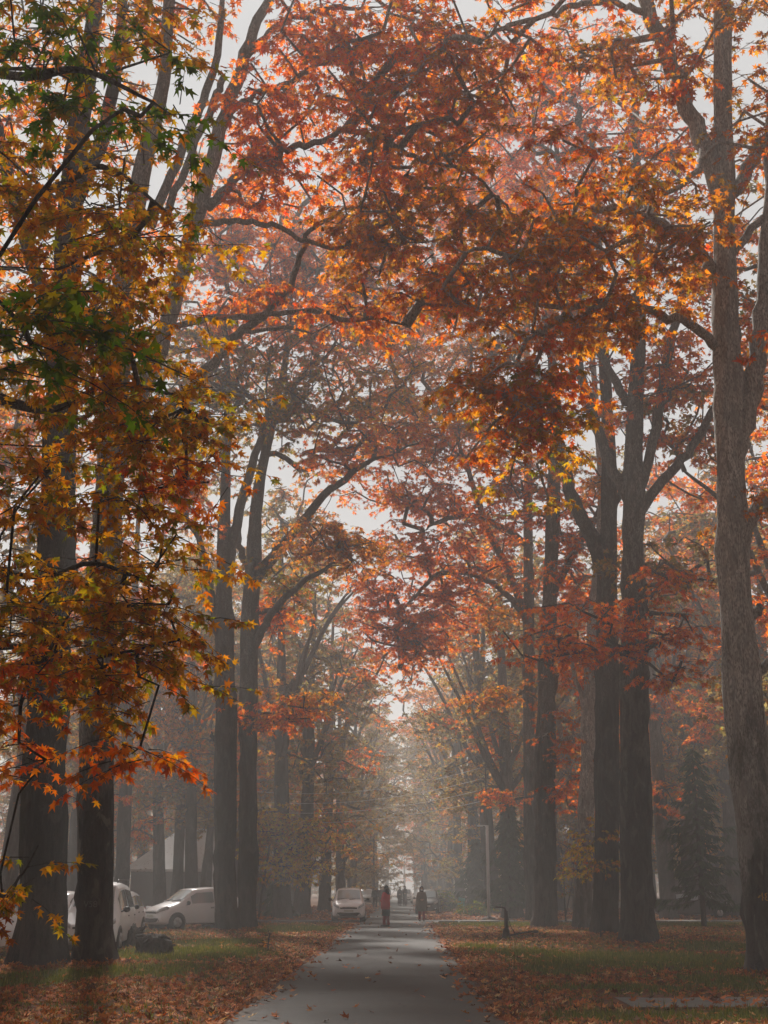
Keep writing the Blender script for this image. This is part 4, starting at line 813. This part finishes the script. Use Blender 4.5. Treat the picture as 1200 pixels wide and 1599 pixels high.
car('dark car with a pale bright roof edge behind the woman in the shawl', GP(669, 88), R(-4), 'hatch', 'dark_paint')
car('dark saloon parked side on beyond the cross road, under the conifer at right', GP(1079, 75.5), R(84), 'sedan', 'dark_paint')
car('distant white car coming down the road behind the walking couple', GP(634, 152), R(0), 'hatch', group='distant cars on the road')
car('distant silver car at the left edge of the road behind the walking men', GP(573, 136), R(0), 'wagon', 'silver_paint', group='distant cars on the road')

# ================================================================== PEOPLE
M['skin'] = plain('skin', (.42, .25, .17), .6, var=.05); M['black_cloth'] = plain('black_cloth', (.013, .012, .014), .9, scale=20); M['red_cloth'] = plain('crimson_cloth', (.5, .01, .02), .85, scale=20); M['maroon_cloth'] = plain('maroon_cloth', (.24, .018, .026), .85, scale=20)
M['shawl'] = plain('grey_brown_shawl', (.15, .12, .095), .95, scale=14, var=.4); M['dark_cloth'] = plain('charcoal_cloth', (.03, .032, .038), .9, scale=20); M['mask'] = plain('white_mask', (.65, .66, .68), .8); M['shoe'] = plain('dark_shoe', (.03, .022, .018), .6); M['eye'] = plain('dark_eye', (.01, .008, .008), .3)
def skin_mesh(V, E, Rr, name, mat, parent):
    me = bpy.data.meshes.new(name); me.from_pydata(V, E, []); o = bpy.data.objects.new(name, me); C.objects.link(o)
    md = o.modifiers.new('skin', 'SKIN'); md.use_smooth_shade = True
    for i, r in enumerate(Rr):
        sv = me.skin_vertices[0].data[i]; sv.radius = r if isinstance(r, tuple) else (r, r); sv.use_root = (i == 0)
    o.modifiers.new('sub', 'SUBSURF').levels = 1; bpy.context.view_layer.update()
    nm = bpy.data.meshes.new_from_object(o.evaluated_get(bpy.context.evaluated_depsgraph_get())); o.modifiers.clear(); o.data = nm; nm.materials.clear(); nm.materials.append(mat); o.parent = parent
    for p in nm.polygons: p.use_smooth = True
    return o
def person(label, px, py, rz, h=1.62, step=.12, arms='down', coat=None, top=None, legs='dark_cloth', scarf=None, mask=False, group='people walking along the avenue', hair='black_cloth', male=False, D=None):
    g = G(px, py) if D is None else Vector(GP(px, D)); e = empty('person', (g.x, g.y, .035 if -2.2 < g.x < 1.2 else .04), rz, label, 'person', group); k = h / 1.7
    def q(x, y, z): return (x * k, y * k, z * k)
    a = step
    sh = .19 if male else .17
    # faces local -Y
    V = [q(0, 0, .95), q(0, 0, 1.12), q(0, .01, 1.3), q(0, .01, 1.42), q(0, 0, 1.5), q(0, -.015, 1.57), q(0, -.01, 1.64), q(0, 0, 1.68)]
    Rr = [(.135 * k, .1 * k), (.12 * k, .09 * k), (.15 * k, .1 * k), (.1 * k, .075 * k), .052 * k, (.07 * k, .085 * k), (.076 * k, .09 * k), (.05 * k, .06 * k)]
    E = [(i, i + 1) for i in range(7)]
    for s in (-1, 1):
        b = len(V); V += [q(s * .09, 0, .86), q(s * .095, -s * a * .5, .5), q(s * .09, -s * a + .03 * (s > 0), .1), q(s * .095, -s * a - .1, .045)]; Rr += [.085 * k, .055 * k, .04 * k, .035 * k]; E += [(0, b), (b, b + 1), (b + 1, b + 2), (b + 2, b + 3)]
        b = len(V)
        if arms == 'down': el, wr = (s * (sh + .06), .02, 1.12), (s * (sh + .07), -.05 - s * a * .4, .88)
        elif arms == 'fold': el, wr = (s * (sh + .06), .0, 1.12), (-s * .02 + s * .06, -.19, 1.12 - .03 * s)
        else: el, wr = (s * (sh + .05), .0, 1.12), (s * .07, -.2, 1.08)
        dv = unit(np.array(wr) - np.array(el)); hd = np.array(wr) + dv * .07
        V += [q(s * sh, .01, 1.4), q(*el), q(*wr), q(*hd)]; Rr += [.055 * k, .042 * k, .028 * k, (.032 * k, .018 * k)]; E += [(3, b), (b, b + 1), (b + 1, b + 2), (b + 2, b + 3)]
        up = np.array([0, 0, 1.]) if arms != 'down' else np.array([0, 1., 0]); sidev = unit(np.cross(dv, np.cross(up, dv)))
        for f, (o_, L_) in enumerate(((-.03, .065), (-.01, .075), (.01, .07), (.028, .055))):
            c = len(V); p0 = hd + sidev * o_; p1 = p0 + dv * L_ * .6; p2 = p1 + dv * L_ * .35 + np.array([-s * .015, 0, -.008]); V += [q(*p0), q(*p1), q(*p2)]; Rr += [.009 * k, .008 * k, .007 * k]; E += [(b + 3, c), (c, c + 1), (c + 1, c + 2)]
        c = len(V); p0 = np.array(wr) + dv * .03 - sidev * .032; V += [q(*p0), q(*(p0 + dv * .035 - sidev * .02))]; Rr += [.01 * k, .008 * k]; E += [(b + 3, c), (c, c + 1)]
    skin_mesh(V, E, Rr, 'body', M['skin'], e)
    def ell(z, rx, ry, cx=0, cy_=0, n=20, wv=0, ph=0): return [((cx + rx * (1 + wv * math.sin(6 * t_ + ph)) * math.cos(t_)) * k, (cy_ + ry * (1 + wv * math.sin(6 * t_ + ph)) * math.sin(t_)) * k, z * k) for t_ in np.arange(n) * 2 * math.pi / n]
    # trousers
    m = MB()
    for s in (-1, 1): m.tube([q(s * .05, 0, .98), q(s * .092, 0, .84), q(s * .096, -s * a * .5, .5), q(s * .092, -s * a + .01, .2), q(s * .092, -s * a + .02, .07)], [.11 * k, .105 * k, .082 * k, .068 * k, .072 * k], 14)
    m.build('trousers', M[legs], e)
    for s in (-1, 1):
        m = MB(); m.loft([[((s * .093 + rx * math.cos(t_)) * k, (-s * a - .06 + yy + ry * math.sin(t_)) * k, z * k) for t_ in np.arange(12) * math.pi / 6] for z, rx, ry, yy in ((-.02, .045, .13, 0), (.03, .05, .135, 0), (.06, .042, .1, .02), (.1, .035, .05, .06))]); m.build('shoe', M['shoe'], e)
    # coat / kurta
    if coat:
        hem = coat[1]; m = MB(); m.loft([ell(hem, .21, .17, wv=.06), ell(hem + .25, .2, .16, wv=.05, ph=.5), ell(.98, .185, .145, wv=.02), ell(1.14, .165, .13), ell(1.3, .19, .14), ell(1.4, .17, .12), ell(1.45, .09, .08)]); m.build('coat', M[coat[0]], e)
    # sleeves + shoulder layer
    tc = top[0] if top else (coat[0] if coat else 'dark_cloth')
    for s in (-1, 1):
        if arms == 'down': el, wr = (s * (sh + .06), .02, 1.12), (s * (sh + .07), -.05 - s * a * .4, .88)
        elif arms == 'fold': el, wr = (s * (sh + .06), .0, 1.12), (-s * .02 + s * .06, -.19, 1.12 - .03 * s)
        else: el, wr = (s * (sh + .05), .0, 1.12), (s * .07, -.2, 1.08)
        m = MB(); m.ball(q(s * (sh - .01), .01, 1.385), .07 * k, 12, 8); m.tube([q(s * (sh - .01), .01, 1.4), q(*el), q(*wr)], [.07 * k, .06 * k, .05 * k], 12); m.build('sleeve', M[tc], e)
    if top:
        z0, wd = top[1], top[2]; m = MB(); m.loft([ell(z0, .2 * wd, .17 * wd, wv=.07, cx=top[3]), ell((z0 + 1.1) / 2, .23 * wd, .19 * wd, wv=.05, ph=1, cx=top[3]), ell(1.15, .225 * wd, .18 * wd, wv=.03, ph=2, cx=top[3]), ell(1.32, .235, .165, wv=.02), ell(1.42, .18, .13), ell(1.47, .09, .085)]); m.build('shawl', M[top[0]], e)
    # head: nose, eyes, hair or scarf
    m = MB(); m.tube([q(0, -.09, 1.615), q(0, -.112, 1.58), q(0, -.095, 1.57)], [.008 * k, .014 * k, .009 * k], 6); m.build('nose', M['skin'], e)
    for s in (-1, 1): m = MB(); m.ball(q(s * .03, -.088, 1.615), .011 * k, 8, 6); m.build('eye', M['eye'], e)
    if not scarf:
        for s in (-1, 1): m = MB(); m.ball(q(s * .078, 0, 1.6), (.012 * k, .02 * k, .03 * k), 8, 6); m.build('ear', M['skin'], e)
        m = MB(); m.tube([q(-.022, -.088, 1.545), q(.022, -.088, 1.545)], .006 * k, 6); m.build('mouth', M['maroon_cloth'], e)
        m = MB(); m.ball(q(0, .022, 1.655), (.086 * k, .095 * k, .07 * k), 16, 10); m.build('hair', M[hair], e)
    else:
        m = MB(); rr = []
        for z, rx, ry, yy in ((1.3, .14, .12, .03), (1.36, .17, .13, .03), (1.42, .16, .13, .02), (1.49, .105, .105, .015), (1.56, .105, .1, .03), (1.64, .105, .1, .03), (1.7, .085, .085, .02), (1.74, .03, .03, .02)): rr.append(ell(z, rx, ry, 0, yy, wv=.02))
        m.loft(rr); m.build('headscarf', M[scarf], e)
    if mask:
        m = MB(); m.loft([[((x) * k, (-.108 + .5 * x * x * 8) * k, z * k) for x in (-.05, -.025, 0, .025, .05)] + [((x) * k, (-.09 + .5 * x * x * 8) * k, z * k) for x in (.05, .025, 0, -.025, -.05)] for z in (1.51, 1.545, 1.59)]); m.build('face_mask', M['mask'], e)
    return e
person('woman-like figure in black headscarf and long crimson coat standing in the road, turned left', 603, 1448, R(-118), 1.68, .05, 'front', ('black_cloth', .45), ('red_cloth', .72, 1.0, .04), 'maroon_cloth', 'black_cloth', group=None)['label'] = 'person in black headscarf, crimson shawl and black coat standing in the road'
person('person in dark scarf, white face mask and wide brown shawl walking toward the camera', 659, 1440, R(4), 1.66, .16, 'front', ('shawl', .55), ('shawl', .5, 1.25, 0), 'maroon_cloth', 'black_cloth', mask=True, group=None)
person('person in dark clothes walking at the left of the road just past the hatchback', 586, 1416, R(8), 1.68, D=112, step=.16, arms='down', coat=('dark_cloth', .75), legs='dark_cloth', male=True) # .16, 'down', ('dark_cloth', .75), None, 'dark_cloth', male=True)
person('fainter person in dark clothes a few steps behind the nearest walking one', 595, 1408, R(5), 1.7, D=122, step=.14, arms='down', coat=('dark_cloth', .75), legs='dark_cloth', male=True) # .14, 'down', ('dark_cloth', .75), None, 'dark_cloth', male=True)
person('left of two dark robed people walking side by side far down the road', 624.5, 1409, R(0), 1.66, D=126, step=.1, arms='front', coat=('black_cloth', .2), top=('dark_cloth', .7, 1.15, 0), legs='dark_cloth', scarf='black_cloth') # .1, 'front', ('black_cloth', .2), ('dark_cloth', .7, 1.15, 0), 'dark_cloth', 'black_cloth')
person('right and taller of two dark robed people side by side far down the road', 632.5, 1409, R(0), 1.76, D=126, step=.1, arms='front', coat=('black_cloth', .16), legs='dark_cloth', scarf='black_cloth') # .1, 'front', ('black_cloth', .16), None, 'dark_cloth', 'black_cloth')
person('small hazy walker far behind the person in crimson, on the left', 599, 1401, R(0), 1.74, D=140, step=.12, arms='down', coat=('dark_cloth', .7), legs='dark_cloth', male=True) # .12, 'down', ('dark_cloth', .7), None, 'dark_cloth', male=True)
person('smallest hazy walker far behind the person in crimson, on the right', 606, 1400, R(0), 1.8, D=140, step=.1, arms='down', coat=('dark_cloth', .7), legs='dark_cloth', male=True) # .1, 'down', ('dark_cloth', .7), None, 'dark_cloth', male=True)

# ================================================================== STREET FURNITURE AND SMALL THINGS
M['galv'] = plain('galvanised_steel', (.55, .56, .57), .6); M['rust'] = plain('rusty_iron', (.05, .032, .025), .8, metal=.3, var=.4); M['turq'] = plain('turquoise_sign_paint', (.1, .38, .42), .5); M['wood'] = plain('weathered_wood', (.09, .07, .055), .85, var=.3)
pg = G(764, 1437); e = empty('lamp_pole', (pg.x, pg.y, 0), 0, 'pale tubular lamp pole with a short lamp arm beside the cross road', 'lamp pole'); u = 1 / ppm(1387, pg.y)
m = MB(); m.tube([(0, 0, 0), (0, 0, 4.9)], [.09, .075], 16); m.build('lower_pole', M['galv'], e); m = MB(); m.tube([(0, 0, 4.88), (-.02, 0, 8.2)], [.045, .035], 10); m.build('upper_pole', M['rust'], e)
m = MB(); m.tube([(0, 0, 4.75), (-.12, 0, 4.9), (-.3, 0, 4.88)], .025, 8); a_ = m.build('lamp_arm', M['galv'], e); m = MB(); m.ball((-.38, 0, 4.86), (.17, .07, .05), 12, 8); m.build('lamp_head', M['mask'], a_)
m = MB(); m.ball((0, 0, .02), (.4, .34, .16), 14, 8); m.build('base_mound', M['rust'], e)
for z in (6.2, 6.8, 7.4, 8.0): m = MB(); m.box((0, 0, z), (.5, .05, .05)); m.build('cross_arm', M['rust'], e, smooth=False)
p2 = GP(584, 118); e2 = empty('utility_pole', p2, 0, 'thin dark pole standing at the left of the road far behind the hatchback', 'pole'); m = MB(); m.tube([(0, 0, -.1), (0, 0, 6.2)], [.09, .06], 10); m.build('pole', M['wood'], e2); m = MB(); m.box((0, 0, 5.7), (.9, .07, .07)); m.build('cross_arm', M['wood'], e2, smooth=False)
lp = Vector((-11.0, pg.y + 6, 0)); e3 = empty('utility_pole', lp, 0, 'grey wire pole standing behind the pair of left trunks', 'pole'); m = MB(); m.tube([(0, 0, -.1), (0, 0, 8.0)], [.1, .07], 12); m.build('pole', M['galv'], e3)
for z in (5.6, 6.2, 6.8, 7.4): m = MB(); m.box((0, 0, z), (.5, .05, .05)); m.build('cross_arm', M['rust'], e3, smooth=False)
for i, z in enumerate((6.2, 6.8, 7.4, 8.0)):
    a = np.array([pg.x, pg.y, z + .04]); b = np.array([lp.x, lp.y, z - .56]); u_ = np.linspace(0, 1, 24)[:, None]; pts = a + (b - a) * u_; pts[:, 2] -= (.7 + .06 * i) * 4 * (u_ * (1 - u_))[:, 0]
    m = MB(); m.tube(pts, .011, 5); tag(m.build('overhead_wire', M['galv']), ['lowest', 'second lowest', 'second highest', 'highest'][i] + ' of four thin wires strung across the road from the lamp pole', 'wire', 'wires across the road')
# iron hand pump lying by the verge
g_ = G(791, 1467); e = empty('hand_pump', (g_.x, g_.y, .02), R(5), 'rusty black hand pump with a long low beam on the leafy right verge', 'pump')
m = MB(); m.tube([(0, 0, -.02), (0, 0, .12), (0, 0, .3), (0, 0, .34)], [.16, .14, .1, .075], 14); m.build('base', M['rust'], e)
m = MB(); m.tube([(0, 0, .3), (-.01, 0, .9)], [.055, .05], 12); m.tube([(.07, 0, .3), (.05, 0, .88)], .018, 8); m.build('column', M['rust'], e)
m = MB(); m.tube([(0, 0, .88), (-.02, 0, .97), (-.12, 0, 1.0), (-.34, 0, 1.01)], [.03, .028, .024, .02], 8); m.build('handle', M['rust'], e)
m = MB(); m.tube([(.06, 0, .72), (.16, 0, .4), (.3, 0, .16)], .013, 6); m.build('stay_rod', M['rust'], e)
m = MB(); m.tube([(.08, 0, .1), (.6, 0, .2), (1.0, 0, .25)], [.03, .028, .035], 8); m.ball((1.0, 0, .23), (.1, .06, .05), 10, 6); m.build('beam', M['rust'], e)
m = MB(); m.tube([(-.95, 0, .03), (1.0, .1, .03)], .022, 6); m.build('ground_pipe', M['rust'], e)
# turquoise sign
g_ = G(726, 1431); e = empty('sign', (g_.x, g_.y + 4, 0), 0, 'small turquoise sign board on a short post beyond the cross road', 'sign'); m = MB(); m.tube([(.1, 0, 0), (.1, 0, .6)], .03, 8); m.build('post', M['galv'], e)
c_, s_ = math.cos(R(8)), math.sin(R(8)); m = MB(); m.box((0, -.04, .82), (.42, .03, .46), [[c_, 0, s_], [0, 1, 0], [-s_, 0, c_]]); m.build('board', M['turq'], e, smooth=False)
# stump and root heaps
def heap(name, label, px, py, w_, h_, seed, mat='bark_dark', cat='stump'):
    g = G(px, py); m = MB(); rr = []
    for i in range(12):
        z = h_ * math.sin(i / 11 * math.pi / 2); q = math.cos(i / 11 * math.pi / 2) ** .6 + .02
        rr.append([((w_ / 2) * q * (1 + .45 * noise.noise(Vector((math.cos(t_) * 1.8, math.sin(t_) * 1.8, seed + z * 3)))) * math.cos(t_), (w_ / 2.4) * q * (1 + .4 * noise.noise(Vector((math.cos(t_) * 2.4, math.sin(t_) * 2.4, seed + 5 + z * 4)))) * math.sin(t_), z - .05 + .12 * noise.noise(Vector((math.cos(t_) * 2, math.sin(t_) * 2, i * .5 + seed)))) for t_ in np.arange(30) * 2 * math.pi / 30])
    m.loft(rr); e = empty(name, (g.x, g.y, 0), 0, label, cat); m.build('root_mass' if cat == 'stump' else 'mound', M[mat], e)
    r = np.random.default_rng(seed); 
    for k in range(7):
        m = MB(); a = r.uniform(0, 6.28); L_ = w_ * r.uniform(.35, .6); z = h_ * r.uniform(.3, .9); m.tube([(0, 0, z * .6), (math.cos(a) * L_ * .6, math.sin(a) * L_ * .5, z), (math.cos(a) * L_, math.sin(a) * L_ * .8, z + r.uniform(-.1, .14))], [.07, .05, .02], 7, rough=.2, seed=k); m.build('root', M[mat], e)
    return e
heap('tree_stump', 'wide gnarled dark stump heap on the grass, in front of the white wagon', 239, 1493, 1.0, .55, 4); heap('tree_stump', 'narrow upright dark stump beside the boxy van', 210, 1484, .55, .62, 9)
heap('tree_stump', 'low dark heap under the yellow sapling, beyond the cross road', 452, 1432, 1.3, .55, 14)

# conifers
def conifer(label, px, py, H, W, seed, D=None, group='conifers in the park', n=44):
    g = G(px, py) if D is None else Vector(GP(px, D)); r = np.random.default_rng(seed); e = empty('conifer', (g.x, g.y, 0), 0, label, 'tree', group)
    m = MB(); m.tube([(0, 0, -.1), (0, 0, H * .5), (0, 0, H * .97)], [.13 * H / 8, .08 * H / 8, .01], 10, rough=.15, seed=seed); f = MB(); b = m
    for i in range(n * 3):
        z = H * (.14 + .84 * (i / (n * 3)) ** .9); a = i * 2.4 + r.uniform(-.3, .3); L_ = W / 2 * (1 - (z / H) ** 1.15) * r.uniform(.3, 1.5) + .1
        u_ = np.linspace(0, 1, 5); pts = np.c_[np.cos(a) * L_ * u_, np.sin(a) * L_ * u_, z - .28 * L_ * u_ + .2 * L_ * u_ ** 3]; b.tube(pts, np.linspace(.02, .005, 5), 4, cap=False)
        k = int(26 * L_ + 8); s = r.uniform(.15, 1, k); base = np.c_[np.cos(a) * L_ * s, np.sin(a) * L_ * s, z - .28 * L_ * s + .2 * L_ * s ** 3]; d = np.array([math.cos(a), math.sin(a), -.2]); sd_ = np.array([-math.sin(a), math.cos(a), 0]) * np.where(np.arange(k) % 2, 1, -1)[:, None]
        ax = d * .7 + sd_ * r.uniform(.3, 1, (k, 1)) + np.array([0, 0, -1]) * r.uniform(.2, .9, (k, 1)); T = np.array([(0, -.06, 0), (.5, -.1, 0), (1, 0, -.1), (.5, .1, 0), (0, .06, 0)])
        c = np.array([(.03, .055, .035), (.045, .075, .045), (.06, .09, .045)])[r.choice(3, k)]; add_leaves(f, base, ax, np.array([0, 0, 1.]) + r.normal(0, .4, (k, 3)), .42 * r.uniform(.6, 1.2, k), c, T)
    b.build('trunk', BD, e); f.build('crown', M['needle'], e)
conifer('tall misty green conifer on the lawn edge at right, in front of the dark saloon', 1100, 1449, 7.8, 4.6, 51, n=34)
conifer('dark green conifer just right of the lamp pole', 797, 0, 6.6, 3.6, 52, 74)
conifer('dark conifer between the lamp pole and the turquoise sign', 745, 0, 5.0, 3.2, 55, 90)
conifer('small dark conifer on a thin trunk behind the yellow sapling', 434, 1433, 2.6, 2.2, 53, n=20)
conifer('low conifer at the far right behind the saloon', 1150, 0, 5.5, 3.6, 54, 84)
# saplings
def sapling(name, label, base, stems, blobs, seed, leaf, dens=1.0, cat='sapling', mat=BMd):
    g = G(*base); r = np.random.default_rng(seed); e = empty(name, (g.x, g.y, 0), 0, label, cat); off = np.array([g.x, g.y, 0]); m = MB(); L = []
    for st in stems:
        rows = [(*P(a, b, g.y + (c[0] if c else 0)), rr / ppm(b, g.y)) for a, b, rr, *c in st]; c = smooth_line(rows, 4); m.tube(c[:, :3] - off, c[:, 3], 7, rough=.1); L.append((c[:, :3], None))
    bl = []
    for (px, py, rx, ry, n, pal) in blobs: s = ppm(py, g.y); bl.append((np.array(P(px, py, g.y)), (rx / s, rx / s * .8, ry / s), n, pal))
    bm, lm = grow(L, bl, r, leaf, dens=dens); 
    for v in bm.v + lm.v: v -= off.astype(np.float32)
    m.merge(bm); m.build('stem', mat, e); lm.build('crown', M['leaf'], e); return e
sapling('plane_sapling', 'slender leaning sapling with bright yellow leaves beside the pair of left trunks', (404, 1436), [[(404, 1438, 2), (410, 1390, 1.8), (420, 1330, 1.5), (428, 1270, 1), (432, 1240, .6)], [(412, 1385, 1), (440, 1340, .8), (470, 1310, .5)]],
  [(430, 1290, 28, 38, 24, 'yellow'), (470, 1310, 24, 44, 26, 'yellow'), (445, 1350, 34, 26, 16, 'yellow'), (415, 1310, 12, 40, 8, 'gold')], 61, .21, 1.5)
sapling('plane_sapling', 'thin young plane with yellowing leaves right of the pink footed trunk', (884, 1440), [[(884, 1442, 1.6), (882, 1400, 1.2), (880, 1350, .9), (876, 1320, .6)], [(884, 1430, 1), (893, 1380, .8), (898, 1330, .5)]],
  [(882, 1345, 20, 24, 6, 'gold'), (870, 1370, 10, 8, 2, 'yellow'), (893, 1390, 14, 16, 3, 'olive')], 62, .14, .8)
sapling('plane_sapling', 'young leafy suckers growing in front of the very dark trunk', (942, 1468), [[(938, 1468, 1.4), (940, 1400, 1.1), (946, 1340, .8), (942, 1300, .5)]],
  [(948, 1320, 12, 24, 3, 'olive'), (934, 1360, 14, 16, 3, 'olive')], 63, .14, .8)
sapling('dead_stalk', 'thin dry stalk standing on the left verge', (420, 1488), [[(420, 1490, 1.2), (419, 1475, 1), (421, 1460, .8), (418, 1450, .5)]], [(420, 1460, 3, 6, 1, 'brown')], 64, .05, cat='plant', mat=BD)
sapling('shrub', 'round dark shrub on the right verge beyond the person in the shawl', (697, 1425), [[(697, 1426, 2), (697, 1415, 1.5), (697, 1405, 1)]], [(697, 1411, 10, 11, 30, 'green')], 65, .13, cat='shrub', mat=BD)
sapling('shrub', 'broad dark shrub just right of the turquoise sign', (741, 1431), [[(741, 1432, 2), (741, 1422, 1.5), (741, 1412, 1)]], [(742, 1419, 15, 11, 30, 'green')], 66, .13, cat='shrub', mat=BD)

# haze
hz = MB(); hz.box((0, 250, 17.5), (700, 640, 39)); mh = bpy.data.materials.new('haze'); t = nodes(mh)
pv = t.nodes.new('ShaderNodeVolumePrincipled'); o_ = t.nodes.new('ShaderNodeOutputMaterial'); pv.inputs['Density'].default_value = HAZE_DENSITY; pv.inputs['Color'].default_value = (.93, .94, .94, 1); pv.inputs['Anisotropy'].default_value = HAZE_G
t.links.new(pv.outputs[0], o_.inputs['Volume'])
tag(hz.build('haze', mh, smooth=False), kind='stuff')
